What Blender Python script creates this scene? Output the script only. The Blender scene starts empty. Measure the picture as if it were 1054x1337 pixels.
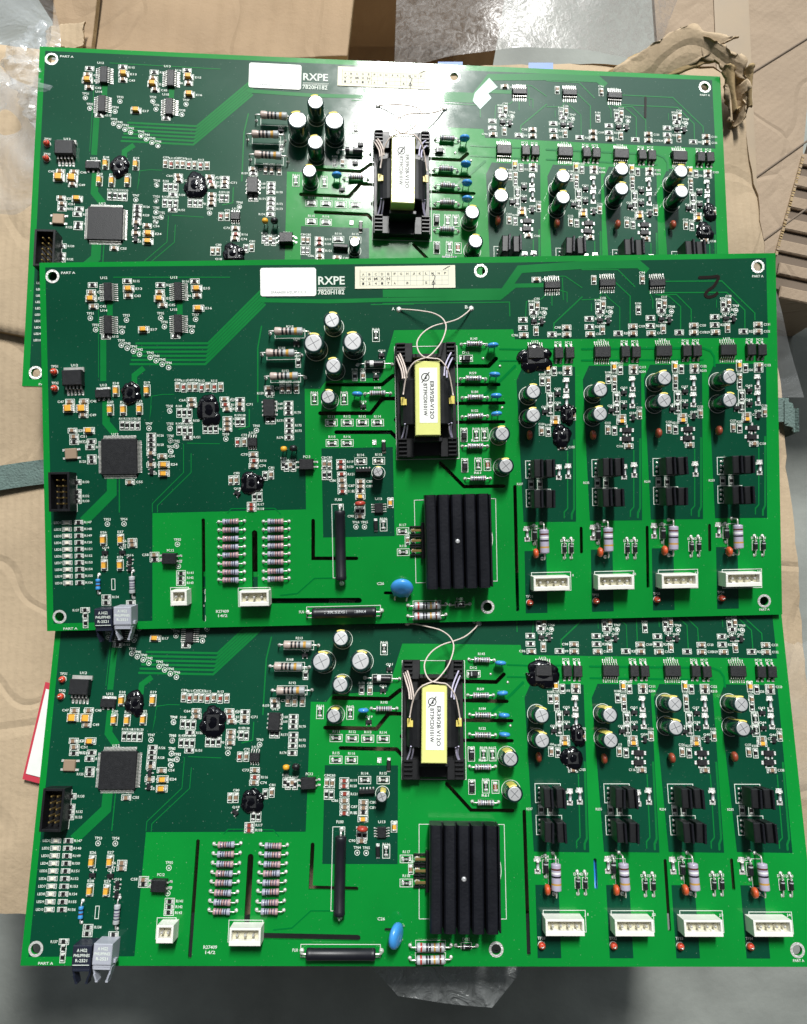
import bpy, bmesh, math, random
from mathutils import Matrix, Vector
random.seed(7)
SC = bpy.context.scene
COL = SC.collection
# ---------------------------------------------------------------- camera
cam = bpy.data.cameras.new('camera'); cam.lens = 25.54; cam.sensor_width = 36.0
cam.sensor_fit = 'VERTICAL'; cam.sensor_height = 36.0; cam.clip_start = 0.01; cam.clip_end = 50
CAM = bpy.data.objects.new('camera', cam); COL.objects.link(CAM)
CAM_H = 0.60; TILT = math.radians(5.14)
CAM.location = (0, 0, CAM_H); CAM.rotation_euler = (TILT, 0, 0)
SC.camera = CAM
# ---------------------------------------------------------------- light
world = bpy.data.worlds.new('World'); SC.world = world; world.use_nodes = True
wt = world.node_tree; bg = wt.nodes['Background']; bg.inputs[1].default_value = 1.0
# workshop surroundings: dim overhead, brighter towards the window side (+y)
tcw = wt.nodes.new('ShaderNodeTexCoord'); sep = wt.nodes.new('ShaderNodeSeparateXYZ'); wt.links.new(tcw.outputs['Generated'], sep.inputs[0])
ramp = wt.nodes.new('ShaderNodeValToRGB'); wt.links.new(sep.outputs['Y'], ramp.inputs[0])
el = ramp.color_ramp.elements; el[0].position = 0.0; el[0].color = (.07, .075, .08, 1); el[1].position = 1.0; el[1].color = (.62, .70, .78, 1)
for p_, v_ in ((.22, .09), (.40, .26), (.62, .60)):
    e_ = el.new(p_); e_.color = (v_*.86, v_*.95, v_, 1)
wt.links.new(ramp.outputs[0], bg.inputs[0])
def area(name, loc, target, sx, sy, power, color, spread=180):
    l = bpy.data.lights.new(name, 'AREA'); l.shape = 'RECTANGLE'; l.size = sx; l.size_y = sy
    l.energy = power; l.color = color; l.spread = math.radians(spread)
    o = bpy.data.objects.new(name, l); COL.objects.link(o); o.location = loc
    o.rotation_euler = (Vector(target) - Vector(loc)).to_track_quat('-Z', 'Y').to_euler()
    return o
area('window_and_sheen_light', (0.265, 1.75, 2.30), (0.0, 0.15, 0.28), 0.26, 0.76, 130, (1.0, 0.99, 0.96))
area('window_and_sheen_light', (1.05, 2.05, 2.30), (0.0, 0.15, 0.28), 1.15, 1.15, 9, (0.90, 0.97, 1.0))  # no second window: unseen panel added for the milky sheen on the rear board
area('added_fill_softbox', (-0.6, 3.4, 2.2), (0.0, 0.1, 0.28), 4.0, 1.2, 20, (0.86, 0.95, 1.0))  # broad unseen panel added as fill, softens the shadows
area('added_fill_lamp', (-2.6, 0.6, 1.9), (0.0, 0.0, 0.28), 0.8, 0.8, 4, (0.95, 0.98, 1.0))  # weak fill from the left, an added lamp out of view
SC.view_settings.view_transform = 'Standard'; SC.view_settings.look = 'None'
SC.view_settings.exposure = -0.25; SC.view_settings.gamma = 1.0; SC.view_settings.use_curve_mapping = False
# board layout in board millimetres (x to the right, y down from the top left corner)
CHIPS = {
 'SS': [(29.46, 13.29, 90.0), (59.43, 13.55, 90.0), (29.17, 27.37, 90.0), (59.14, 27.41, 90.0)],
 'C': [(21.95, 13.02, 0.0), (22.88, 19.14, 0.0), (37.76, 14.88, 0.0), (51.4, 13.44, 0.0), (52.42, 19.0, 0.0), (67.27, 15.13, 0.0), (11.95, 59.96, 0.0), (18.03, 59.95, 0.0), (17.61, 65.89, 0.0), (12.76, 72.47, 0.0), (13.41, 75.04, 0.0), (46.24, 82.78, 0.0), (46.14, 87.82, 0.0), (50.95, 84.21, 0.0), (36.93, 95.1, 0.0), (37.39, 120.45, 0.0), (37.35, 122.33, 0.0), (46.75, 126.6, 0.0), (58.15, 54.39, 90.0), (63.49, 54.48, 90.0), (65.86, 54.52, 90.0), (71.2, 54.61, 90.0), (76.67, 54.7, 90.0), (63.96, 60.16, 0.0), (64.22, 62.25, 0.0), (78.1, 60.1, 0.0), (79.33, 64.3, 0.0), (79.24, 68.6, 0.0), (79.2, 70.74, 0.0), (79.15, 72.95, 0.0), (84.84, 62.48, 0.0), (86.3, 78.64, 90.0), (90.12, 84.08, 0.0), (90.02, 89.1, 0.0), (97.36, 55.64, 0.0), (103.14, 55.99, 90.0), (105.94, 56.04, 90.0), (109.28, 56.09, 90.0), (80.33, 95.12, 90.0), (82.71, 95.05, 90.0), (97.64, 92.94, 90.0), (106.07, 89.03, 90.0), (138.19, 51.12, 90.0), (120.72, 89.01, 90.0), (122.81, 89.05, 90.0), (128.1, 96.08, 0.0), (128.29, 98.48, 0.0), (136.11, 96.72, 0.0), (136.07, 98.81, 0.0), (135.57, 111.69, 0.0), (156.04, 122.6, 90.0), (214.43, 10.22, 0.0), (239.59, 10.73, 90.0), (260.84, 10.78, 90.0)],
 'R': [(22.66, 9.94, 0.0), (51.62, 10.34, 0.0), (27.86, 32.24, 0.0), (57.66, 32.45, 0.0), (37.41, 8.52, 0.0), (66.42, 8.92, 0.0), (34.06, 70.64, 90.0), (36.13, 70.68, 90.0), (38.32, 70.72, 90.0), (40.69, 70.76, 90.0), (13.37, 77.41, 0.0), (20.81, 77.25, 0.0), (20.16, 79.74, 0.0), (20.78, 84.09, 0.0), (20.75, 85.88, 0.0), (46.4, 75.21, 0.0), (46.36, 77.11, 0.0), (46.32, 79.2, 0.0), (46.27, 81.29, 0.0), (14.07, 94.66, 0.0), (13.99, 98.83, 0.0), (13.95, 100.73, 0.0), (13.9, 102.87, 0.0), (25.73, 144.5, 0.0), (25.68, 146.95, 0.0), (36.2, 147.18, 0.0), (16.56, 149.84, 0.0), (16.67, 152.29, 90.0), (16.61, 155.55, 90.0), (46.7, 128.64, 0.0), (57.94, 134.76, 0.0), (57.9, 136.88, 0.0), (57.85, 139.09, 0.0), (58.51, 65.61, 90.0), (60.77, 65.65, 90.0), (63.02, 65.69, 90.0), (58.36, 73.18, 90.0), (60.73, 73.22, 90.0), (63.11, 73.27, 90.0), (61.88, 69.07, 0.0), (61.98, 76.23, 0.0), (69.65, 72.79, 90.0), (71.9, 72.83, 90.0), (74.16, 72.87, 90.0), (84.88, 60.51, 0.0), (84.8, 64.27, 0.0), (83.67, 70.05, 90.0), (85.75, 70.08, 90.0), (97.62, 57.74, 0.0), (96.79, 69.08, 90.0), (98.88, 69.12, 90.0), (94.95, 93.48, 90.0), (90.3, 102.48, 90.0), (92.45, 102.52, 90.0), (103.09, 88.97, 90.0), (104.27, 89.77, 90.0), (107.25, 89.83, 90.0), (105.72, 62.41, 0.0), (105.68, 64.33, 0.0), (105.64, 66.3, 0.0), (105.87, 69.71, 0.0), (105.83, 71.87, 0.0), (105.78, 74.26, 0.0), (105.73, 77.07, 0.0), (103.17, 55.91, 90.0), (105.85, 55.96, 90.0), (110.22, 44.86, 90.0), (134.6, 51.06, 90.0), (120.62, 93.68, 90.0), (122.71, 93.72, 90.0), (136.03, 100.79, 0.0), (134.53, 109.57, 90.0), (136.81, 109.62, 90.0), (258.92, 24.2, 90.0), (216.1, 54.52, 90.0), (245.17, 54.09, 90.0)],
 'Y': [(21.9, 15.71, 0.0), (37.99, 11.78, 0.0), (51.18, 16.13, 0.0), (67.17, 12.03, 0.0), (67.81, 20.61, 0.0), (44.1, 29.47, 0.0), (31.7, 55.71, 90.0), (45.02, 55.64, 90.0), (29.18, 63.71, 90.0), (34.67, 63.92, 90.0), (41.6, 63.62, 90.0), (19.84, 72.59, 0.0), (51.59, 87.8, 0.0), (51.52, 91.56, 0.0), (25.1, 119.87, 90.0), (32.38, 119.78, 90.0), (25.2, 130.64, 90.0), (32.0, 130.78, 90.0)],
 'T': [(21.32, 24.16, 0.0), (23.48, 29.16, 0.0), (36.74, 25.21, 0.0), (34.78, 30.23, 0.0), (51.42, 24.53, 0.0), (52.96, 28.3, 0.0), (66.41, 25.32, 0.0), (64.68, 30.43, 0.0), (34.34, 36.0, 0.0), (36.82, 37.34, 0.0), (39.46, 38.69, 0.0), (42.03, 40.03, 0.0), (46.61, 41.49, 0.0), (49.1, 42.92, 0.0), (51.66, 44.51, 0.0), (54.39, 45.94, 0.0), (45.46, 72.03, 0.0), (54.44, 64.62, 0.0), (54.46, 72.31, 0.0), (54.53, 77.56, 0.0), (56.97, 79.81, 0.0), (54.67, 82.15, 0.0), (26.78, 112.98, 0.0), (33.9, 113.04, 0.0), (56.65, 122.32, 0.0), (56.86, 131.88, 0.0), (54.5, 64.77, 0.0), (54.52, 72.22, 0.0), (78.35, 77.24, 0.0), (91.63, 73.77, 0.0), (54.54, 77.47, 0.0), (57.04, 79.9, 0.0), (54.5, 82.06, 0.0), (133.8, 116.33, 0.0), (137.51, 116.41, 0.0)],
 'P': [(5.6, 47.11, 0.0), (5.69, 54.26, 0.0)],
 'TO': [(14.17, 49.93, 0.0)],
 'SB': [(26.37, 56.7, 0.0)],
 'YB': [(11.48, 62.93, 0.0), (17.2, 63.03, 0.0)],
 'XT': [(12.26, 82.45, 0.0)],
 'MC': [(32.9, 84.18, 0.0)],
 'S': [(46.19, 85.44, 90.0), (46.2, 90.8, 90.0), (25.8, 125.11, 0.0), (33.08, 125.26, 0.0), (36.25, 128.59, 90.0), (36.18, 132.25, 90.0), (82.9, 100.73, 45.0), (137.96, 64.16, 0.0), (109.79, 36.48, 0.0), (146.46, 42.14, 0.0), (143.88, 51.27, 0.0)],
 'OP': [(53.61, 128.38, 0.0), (113.12, 89.04, 0.0)],
 'CR': [(60.81, 54.74, 90.0), (68.52, 54.86, 90.0), (73.87, 54.95, 90.0), (78.47, 62.49, 0.0), (83.5, 78.71, 90.0), (90.36, 86.9, 0.0), (88.93, 105.8, 0.0), (88.89, 107.72, 0.0), (127.9, 88.05, 0.0), (127.86, 90.27, 0.0), (128.15, 93.45, 0.0), (128.24, 100.88, 0.0)],
 'S8': [(89.92, 78.82, 0.0), (143.84, 108.38, 90.0)],
 'S8B': [(97.66, 64.31, 90.0)],
 'B': [(116.92, 60.51, 90.0), (129.83, 60.73, 90.0), (144.11, 33.54, 90.0), (136.47, 87.93, 0.0), (144.26, 87.89, 0.0), (145.8, 115.79, 90.0), (154.14, 118.66, 0.0), (154.11, 127.78, 0.0), (186.81, 77.43, 90.0), (187.46, 90.36, 90.0)],
 'BY': [(124.06, 70.99, 0.0), (130.94, 71.11, 0.0), (137.52, 71.22, 0.0), (144.11, 71.34, 0.0), (124.19, 79.79, 0.0), (130.77, 79.91, 0.0), (190.54, 77.49, 90.0)],
 'DV': [(146.6, 81.7, 90.0), (142.38, 115.73, 90.0)],
 'CP': [(142.62, 79.83, 90.0)],
 'RN': [(137.58, 92.07, 0.0)],
 'CT': [(135.98, 103.19, 0.0), (148.98, 106.26, 90.0)],
 'D': [(183.07, 44.06, 0.0), (181.57, 77.34, 90.0), (181.61, 90.56, 90.0)],
 'V': [(190.49, 44.17, 0.0), (197.84, 47.58, 0.0), (198.48, 65.69, 0.0)],
 'BC': [(191.49, 90.44, 90.0)],
 'S14': [(221.24, 12.95, 0.0), (245.36, 12.46, 0.0), (267.21, 12.76, 0.0)],
 'C#1': [(214.47, 21.57, 90.0), (208.49, 34.3, 0.0), (213.84, 32.57, 90.0), (227.3, 31.25, 0.0), (227.24, 34.28, 0.0), (227.26, 49.12, 0.0), (218.73, 54.43, 90.0), (221.54, 70.7, 0.0), (229.44, 69.74, 90.0), (215.45, 76.16, 90.0), (224.47, 83.46, 0.0)],
 'R#1': [(212.13, 22.56, 90.0), (213.07, 24.57, 0.0), (208.26, 27.65, 0.0), (208.19, 31.15, 0.0), (220.83, 34.18, 0.0), (221.44, 50.24, 90.0), (227.23, 51.06, 0.0), (218.67, 57.57, 90.0), (218.37, 76.63, 90.0), (210.42, 99.43, 90.0), (214.21, 99.5, 90.0)],
 'T#1': [(217.64, 24.88, 0.0)],
 'S#1': [(213.0, 28.32, 0.0), (216.53, 28.67, 90.0), (222.78, 59.94, 0.0), (222.66, 65.99, 0.0), (217.01, 67.71, 0.0), (226.54, 71.02, 90.0)],
 'SO#1': [(213.34, 42.54, 0.0)],
 'PC#1': [(223.41, 42.69, 0.0), (228.0, 42.77, 0.0)],
 'CT#1': [(218.59, 48.98, 90.0), (221.5, 72.63, 0.0)],
 'MD#1': [(226.64, 56.37, 90.0), (226.5, 63.52, 90.0), (226.72, 93.99, 90.0), (208.18, 120.87, 90.0), (222.58, 94.44, 90.0)],
 'B#1': [(219.55, 62.61, 90.0), (219.47, 67.15, 90.0)],
 'SM#1': [(223.81, 76.61, 0.0), (223.49, 80.42, 0.0)],
 'TT#1': [(211.46, 93.1, 0.0), (216.47, 93.19, 0.0), (211.21, 105.98, 0.0), (216.22, 106.08, 0.0)],
 'VG#1': [(209.85, 90.95, 0.0), (209.82, 92.88, 0.0), (209.78, 94.88, 0.0), (209.61, 103.47, 0.0), (209.58, 105.4, 0.0), (209.54, 107.58, 0.0)],
 'RP#1': [(208.68, 150.81, 0.0)],
 'C#2': [(243.52, 21.57, 90.0), (237.54, 34.3, 0.0), (242.89, 32.57, 90.0), (256.35, 31.25, 0.0), (256.29, 34.28, 0.0), (256.31, 49.12, 0.0), (247.78, 54.43, 90.0), (250.59, 70.7, 0.0), (258.49, 69.74, 90.0), (244.5, 76.16, 90.0), (253.52, 83.46, 0.0)],
 'R#2': [(241.18, 22.56, 90.0), (242.12, 24.57, 0.0), (237.31, 27.65, 0.0), (237.24, 31.15, 0.0), (249.88, 34.18, 0.0), (250.49, 50.24, 90.0), (256.28, 51.06, 0.0), (247.72, 57.57, 90.0), (247.42, 76.63, 90.0), (239.47, 99.43, 90.0), (243.26, 99.5, 90.0)],
 'T#2': [(246.69, 24.88, 0.0)],
 'S#2': [(242.05, 28.32, 0.0), (245.58, 28.67, 90.0), (251.83, 59.94, 0.0), (251.71, 65.99, 0.0), (246.06, 67.71, 0.0), (255.59, 71.02, 90.0)],
 'SO#2': [(242.39, 42.54, 0.0)],
 'PC#2': [(252.46, 42.69, 0.0), (257.05, 42.77, 0.0)],
 'CT#2': [(247.64, 48.98, 90.0), (250.55, 72.63, 0.0)],
 'MD#2': [(255.69, 56.37, 90.0), (255.55, 63.52, 90.0), (255.77, 93.99, 90.0), (237.23, 120.87, 90.0), (251.19, 94.68, 90.0)],
 'B#2': [(248.6, 62.61, 90.0), (248.52, 67.15, 90.0)],
 'SM#2': [(252.86, 76.61, 0.0), (252.54, 80.42, 0.0)],
 'TT#2': [(240.51, 93.1, 0.0), (245.52, 93.19, 0.0), (240.26, 105.98, 0.0), (245.27, 106.08, 0.0)],
 'VG#2': [(238.9, 90.95, 0.0), (238.87, 92.88, 0.0), (238.83, 94.88, 0.0), (238.66, 103.47, 0.0), (238.63, 105.4, 0.0), (238.59, 107.58, 0.0)],
 'RP#2': [(237.73, 150.81, 0.0)],
 'C#3': [(270.36, 21.57, 90.0), (264.38, 34.3, 0.0), (269.73, 32.57, 90.0), (283.19, 31.25, 0.0), (283.13, 34.28, 0.0), (283.15, 49.12, 0.0), (274.62, 54.43, 90.0), (277.43, 70.7, 0.0), (285.33, 69.74, 90.0), (271.34, 76.16, 90.0), (280.36, 83.46, 0.0)],
 'R#3': [(268.02, 22.56, 90.0), (268.96, 24.57, 0.0), (264.15, 27.65, 0.0), (264.08, 31.15, 0.0), (276.72, 34.18, 0.0), (277.33, 50.24, 90.0), (283.12, 51.06, 0.0), (274.56, 57.57, 90.0), (274.26, 76.63, 90.0), (266.31, 99.43, 90.0), (270.1, 99.5, 90.0)],
 'T#3': [(273.53, 24.88, 0.0)],
 'S#3': [(268.89, 28.32, 0.0), (272.42, 28.67, 90.0), (278.67, 59.94, 0.0), (278.55, 65.99, 0.0), (272.9, 67.71, 0.0), (282.43, 71.02, 90.0)],
 'SO#3': [(269.23, 42.54, 0.0)],
 'PC#3': [(279.3, 42.69, 0.0), (283.89, 42.77, 0.0)],
 'CT#3': [(274.48, 48.98, 90.0), (277.39, 72.63, 0.0)],
 'MD#3': [(282.53, 56.37, 90.0), (282.39, 63.52, 90.0), (282.61, 93.99, 90.0), (264.07, 120.87, 90.0)],
 'B#3': [(275.44, 62.61, 90.0), (275.36, 67.15, 90.0)],
 'SM#3': [(279.7, 76.61, 0.0), (279.38, 80.42, 0.0)],
 'TT#3': [(267.35, 93.1, 0.0), (272.36, 93.19, 0.0), (267.1, 105.98, 0.0), (272.11, 106.08, 0.0)],
 'VG#3': [(265.74, 90.95, 0.0), (265.71, 92.88, 0.0), (265.67, 94.88, 0.0), (265.5, 103.47, 0.0), (265.47, 105.4, 0.0), (265.43, 107.58, 0.0)],
 'RP#3': [(264.57, 150.81, 0.0)],
 'C#4': [(298.7, 21.57, 90.0), (292.72, 34.3, 0.0), (298.07, 32.57, 90.0), (311.53, 31.25, 0.0), (311.47, 34.28, 0.0), (311.49, 49.12, 0.0), (302.96, 54.43, 90.0), (305.77, 70.7, 0.0), (313.67, 69.74, 90.0), (299.68, 76.16, 90.0), (308.7, 83.46, 0.0)],
 'R#4': [(296.36, 22.56, 90.0), (297.3, 24.57, 0.0), (292.49, 27.65, 0.0), (292.42, 31.15, 0.0), (305.06, 34.18, 0.0), (305.67, 50.24, 90.0), (311.46, 51.06, 0.0), (302.9, 57.57, 90.0), (302.6, 76.63, 90.0), (294.65, 99.43, 90.0), (298.44, 99.5, 90.0)],
 'T#4': [(301.87, 24.88, 0.0)],
 'S#4': [(297.23, 28.32, 0.0), (300.76, 28.67, 90.0), (307.01, 59.94, 0.0), (306.89, 65.99, 0.0), (301.24, 67.71, 0.0), (310.77, 71.02, 90.0)],
 'SO#4': [(297.57, 42.54, 0.0)],
 'PC#4': [(307.64, 42.69, 0.0), (312.23, 42.77, 0.0)],
 'CT#4': [(302.82, 48.98, 90.0), (305.73, 72.63, 0.0)],
 'MD#4': [(310.87, 56.37, 90.0), (310.73, 63.52, 90.0), (310.95, 93.99, 90.0), (292.41, 120.87, 90.0)],
 'B#4': [(303.78, 62.61, 90.0), (303.7, 67.15, 90.0)],
 'SM#4': [(308.04, 76.61, 0.0), (307.72, 80.42, 0.0)],
 'TT#4': [(295.69, 93.1, 0.0), (300.7, 93.19, 0.0), (295.44, 105.98, 0.0), (300.45, 106.08, 0.0)],
 'VG#4': [(294.08, 90.95, 0.0), (294.05, 92.88, 0.0), (294.01, 94.88, 0.0), (293.84, 103.47, 0.0), (293.81, 105.4, 0.0), (293.77, 107.58, 0.0)],
 'RP#4': [(292.91, 150.81, 0.0)],
}
L_ECAP = [(126.07, 29.58, 11.5, 3.7), (118.24, 39.27, 12.8, 4.4), (134.6, 38.95, 12.8, 4.4), (126.27, 48.61, 11.5, 3.7), (123.7, 61.31, 10, 3.3), (196.68, 78.08, 10, 3.5), (198.02, 91.69, 10, 3.5), (209.92, 60.78, 11.5, 3.5), (209.73, 70.69, 11.5, 3.5), (238.26, 60.46, 11.5, 3.5), (237.98, 70.55, 11.5, 3.5), (265.57, 55.97, 11.5, 3.5), (265.23, 65.44, 11.5, 3.5), (293.29, 56.03, 11.5, 3.5), (293.11, 65.75, 11.5, 3.5), (143.99, 93.15, 9, 2.4)]
L_AXIAL = [(106.94, 32.2, 0, 12.3, 3.4, 17, 4.6, 'gb'), (103.23, 41.39, 0, 12.3, 3.4, 17, 4.6, 'gb'), (104.67, 51.31, 0, 12.3, 3.4, 17, 4.6, 'gb'), (80.11, 112.96, 0, 7, 2.5, 11, 2, 'pv'), (80.04, 116.62, 0, 7, 2.5, 11, 2, 'pv'), (79.96, 120.35, 0, 7, 2.5, 11, 2, 'pv'), (79.89, 123.93, 0, 7, 2.5, 11, 2, 'pv'), (79.82, 127.42, 0, 7, 2.5, 11, 2, 'pv'), (79.74, 131.16, 0, 7, 2.5, 11, 2, 'pv'), (79.67, 134.73, 0, 7, 2.5, 11, 2, 'pv'), (79.6, 138.14, 0, 7, 2.5, 11, 2, 'pv'), (99.38, 113.35, 0, 7, 2.5, 11, 2, 'pv'), (99.31, 116.77, 0, 7, 2.5, 11, 2, 'pv'), (99.24, 120.42, 0, 7, 2.5, 11, 2, 'pv'), (99.17, 123.84, 0, 7, 2.5, 11, 2, 'pv'), (99.1, 127.34, 0, 7, 2.5, 11, 2, 'pv'), (99.03, 130.75, 0, 7, 2.5, 11, 2, 'pv'), (98.95, 134.74, 0, 7, 2.5, 11, 2, 'pv'), (98.88, 138.07, 0, 7, 2.5, 11, 2, 'pv'), (163.97, 150.94, 0, 11.5, 3.4, 16.5, 2.4, 'gr'), (163.88, 155.43, 0, 11.5, 3.4, 16.5, 2.4, 'gr'), (178.36, 150.98, 0, 3.6, 1.9, 8.6, 1.4, 'dk'), (144.37, 58.8, 0, 7, 2.3, 11, 2, 'gn'), (186.66, 38.16, 0, 7, 2.4, 11, 2, 'gn'), (185.96, 53.1, 0, 7, 2.4, 11, 2, 'gn'), (186.62, 61.28, 0, 7, 2.4, 11, 2, 'gn'), (186.45, 69.45, 0, 7, 2.4, 11, 2, 'gn'), (186.2, 82.39, 0, 7, 2.4, 11, 2, 'gn'), (187.15, 96.47, 0, 7, 2.4, 11, 2, 'gn'), (22.72, 138.76, 90, 4.6, 2.0, 8, 1.3, 'bl'), (37.4, 139.28, 90, 7.5, 2.5, 11.5, 1.8, 'gp'), (143.43, 46.14, 0, 8, 2.8, 15, 2.2, 'dw'), (214.59, 124.12, 90, 10.5, 4.0, 15.5, 5.5, 'vw'), (242.21, 123.87, 90, 10.5, 4.0, 15.5, 5.5, 'vw'), (270.4, 123.8, 90, 10.5, 4.0, 15.5, 5.5, 'vw'), (298.53, 123.81, 90, 10.5, 4.0, 15.5, 5.5, 'vw'), (224.35, 127.54, 90, 3.6, 1.7, 8.4, 1.2, 'dk'), (227.41, 127.6, 90, 3.6, 1.7, 8.4, 1.2, 'dk'), (251.95, 128.11, 90, 3.6, 1.7, 8.4, 1.2, 'dk'), (255.26, 128.18, 90, 3.6, 1.7, 8.4, 1.2, 'dk'), (280.16, 127.87, 90, 3.6, 1.7, 8.4, 1.2, 'dk'), (283.4, 127.78, 90, 3.6, 1.7, 8.4, 1.2, 'dk'), (308.2, 128.04, 90, 3.6, 1.7, 8.4, 1.2, 'dk'), (311.78, 128.12, 90, 3.6, 1.7, 8.4, 1.2, 'dk'), (211.38, 121.35, 90, 4.4, 2.0, 8, 1.5, 'dk'), (239.17, 121.5, 90, 4.4, 2.0, 8, 1.5, 'dk'), (267.62, 121.84, 90, 4.4, 2.0, 8, 1.5, 'dk'), (295.51, 122.24, 90, 4.4, 2.0, 8, 1.5, 'dk')]
L_DISC = [(194.31, 39.5, 0, 4.8, 2.0, 4.5, 'blue'), (194.79, 52.08, 0, 4.8, 2.0, 4.5, 'blue'), (195.26, 61.17, 0, 4.8, 2.0, 4.5, 'blue'), (195.27, 68.95, 0, 4.8, 2.0, 4.5, 'blue'), (135.7, 59.42, 0, 4.6, 2.0, 4.2, 'blue'), (135.97, 106.35, 0, 4.6, 2.2, 4.2, 'red'), (103.88, 82.37, 0, 2.8, 2.2, 4.5, 'yellow'), (108.0, 82.15, 0, 3.4, 2.6, 4.5, 'black'), (211.22, 129.26, 90, 4.2, 2.2, 3.6, 'orange'), (239.15, 129.35, 90, 4.2, 2.2, 3.6, 'orange'), (267.18, 129.2, 90, 4.2, 2.2, 3.6, 'orange'), (295.36, 130.2, 90, 4.2, 2.2, 3.6, 'orange'), (209.58, 78.21, 90, 4.2, 2.2, 3.2, 'rust'), (237.13, 78.7, 90, 4.2, 2.2, 3.2, 'rust'), (265.71, 78.32, 90, 4.2, 2.2, 3.2, 'rust'), (292.08, 77.71, 90, 4.2, 2.2, 3.2, 'rust')]
L_JST = [(216.97, 142.11, 15.4, 6.0, 4), (244.49, 142.15, 15.4, 6.0, 4), (271.95, 142.26, 15.4, 6.0, 4), (299.58, 142.21, 15.4, 6.0, 4), (90.51, 145.68, 12.4, 6.4, 3), (58.93, 144.74, 6.6, 6.4, 1)]
L_MICS = {'idc': (9.59, 98.92), 'fuse_v': (127.3, 124.52), 'fuse_h': (128.43, 153.42), 'bigdisc': (154.1, 146.5), 'optb': (27.32, 152.4), 'optg': (35.33, 152.0), 'heat': (176.67, 123.02), 'screw': (176.05, 122.61), 'xf': ((152.12, 38.15), (178.77, 87.8)), 'core': [(160.29, 48.01), (170.65, 48.18), (170.84, 79.04), (160.52, 79.42)], 'bob': [(154.31, 54.46), (177.13, 54.83), (176.76, 73.9), (153.93, 73.5)], 'flT': [(154.05, 41.16), (159.6, 41.25), (171.02, 41.43), (176.87, 42.1)], 'tabs': [(154.97, 63.86), (176.0, 63.64)], 'padA': (154.31, 22.27), 'padB': (185.8, 22.32)}
L_LOOP1 = [(154.3, 22.39, 0.44), (158.75, 23.11, 2.2), (163.53, 24.27, 4.4), (168.66, 25.8, 6.16), (172.44, 28.81, 8.8), (173.78, 33.13, 11.0), (171.61, 39.76, 14.08), (168.05, 44.6, 16.72), (165.47, 46.85, 17.6), (162.46, 47.91, 18.48), (159.73, 49.26, 18.48), (157.61, 51.99, 17.6), (156.17, 55.92, 15.84), (155.15, 61.53, 14.52)]
L_LOOP2 = [(185.75, 22.44, 0.44), (183.16, 25.21, 2.64), (179.18, 28.3, 5.28), (174.52, 30.25, 7.48), (168.72, 32.17, 9.68), (164.2, 35.24, 11.44), (161.4, 39.61, 14.08), (161.69, 44.02, 16.28), (163.89, 46.92, 18.04), (167.49, 47.68, 18.48), (170.2, 48.19, 18.48), (172.88, 51.16, 18.04), (174.5, 55.13, 16.28), (175.84, 62.27, 14.52)]
L_WL = [[(152.75, 44.03, 6), (153.7, 47.47, 9), (154.79, 51.06, 11), (155.1, 54.42, 12)], [(153.4, 43.45, 7), (154.73, 47.19, 9.5), (155.56, 50.87, 12), (155.96, 54.52, 12.5)], [(154.21, 42.82, 7), (155.52, 46.91, 10), (156.5, 50.99, 12.5), (156.82, 54.24, 13)], [(176.08, 42.84, 7), (174.41, 46.02, 10), (172.99, 49.57, 12), (172.47, 53.61, 12.5)], [(176.94, 44.41, 6), (174.92, 48.41, 10), (173.74, 51.56, 12), (173.64, 54.42, 12.5)], [(155.77, 73.26, 11), (155.3, 76.09, 8), (153.91, 80.18, 5), (153.35, 81.52, 2)], [(156.88, 73.28, 11), (156.42, 77.21, 7), (155.15, 81.55, 2)], [(175.38, 73.21, 11), (175.17, 76.44, 8), (176.33, 79.78, 5), (177.53, 82.12, 2)], [(174.18, 73.58, 11), (174.83, 77.64, 8), (176.87, 81.31, 4)]]
L_BLOB = [(38.01, 56.71, 4.3, 5), (71.59, 64.76, 5.4, 6.6), (89.35, 96.49, 4.4, 4.8), (93.31, 95.25, 2.2, 2.2)]
L_CHBLOB = [(213.28, 44.24, 7.5, 5.5), (224.4, 78.75, 4.6, 4.6), (227.3, 69.46, 3.2, 4.6), (206.93, 44.74, 1.6, 1.6)]
L_SLOTS = [(1.7, [(122.79, 54.41), (146.37, 54.8), (151.12, 51.1), (155.64, 51.01)]), (1.7, [(119.27, 66.8), (141.21, 67.17), (146.42, 60.87), (155.44, 61.02)]), (1.7, [(126.06, 75.11), (149.82, 75.53), (154.24, 80.12)]), (1.7, [(177.65, 47.26), (192.89, 47.5), (196.26, 44.27)]), (1.5, [(177.91, 55.32), (197.27, 55.63)]), (1.5, [(177.75, 63.53), (199.18, 63.65)]), (1.5, [(176.35, 71.73), (199.02, 71.88)]), (1.5, [(171.06, 89.34), (181.15, 99.8), (198.47, 99.89)]), (1.6, [(115.32, 113.29), (114.99, 129.67), (133.73, 130.07)]), (2.4, [(89.92, 118.1), (89.6, 141.82)]), (2.4, [(96.09, 147.69), (134.51, 148.38)]), (1.5, [(67.91, 112.09), (67.35, 155.39)]), (1.5, [(203.34, 100.23), (203.52, 154.03)]), (1.3, [(232.02, 118.93), (231.98, 129.41)]), (1.3, [(261.0, 119.1), (260.92, 145.14)]), (1.3, [(288.51, 118.83), (288.47, 129.76)]), (1.4, [(145.97, 145.35), (150.08, 145.44)])]
L_HOLE = [(152.39, 70.24)]
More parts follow.
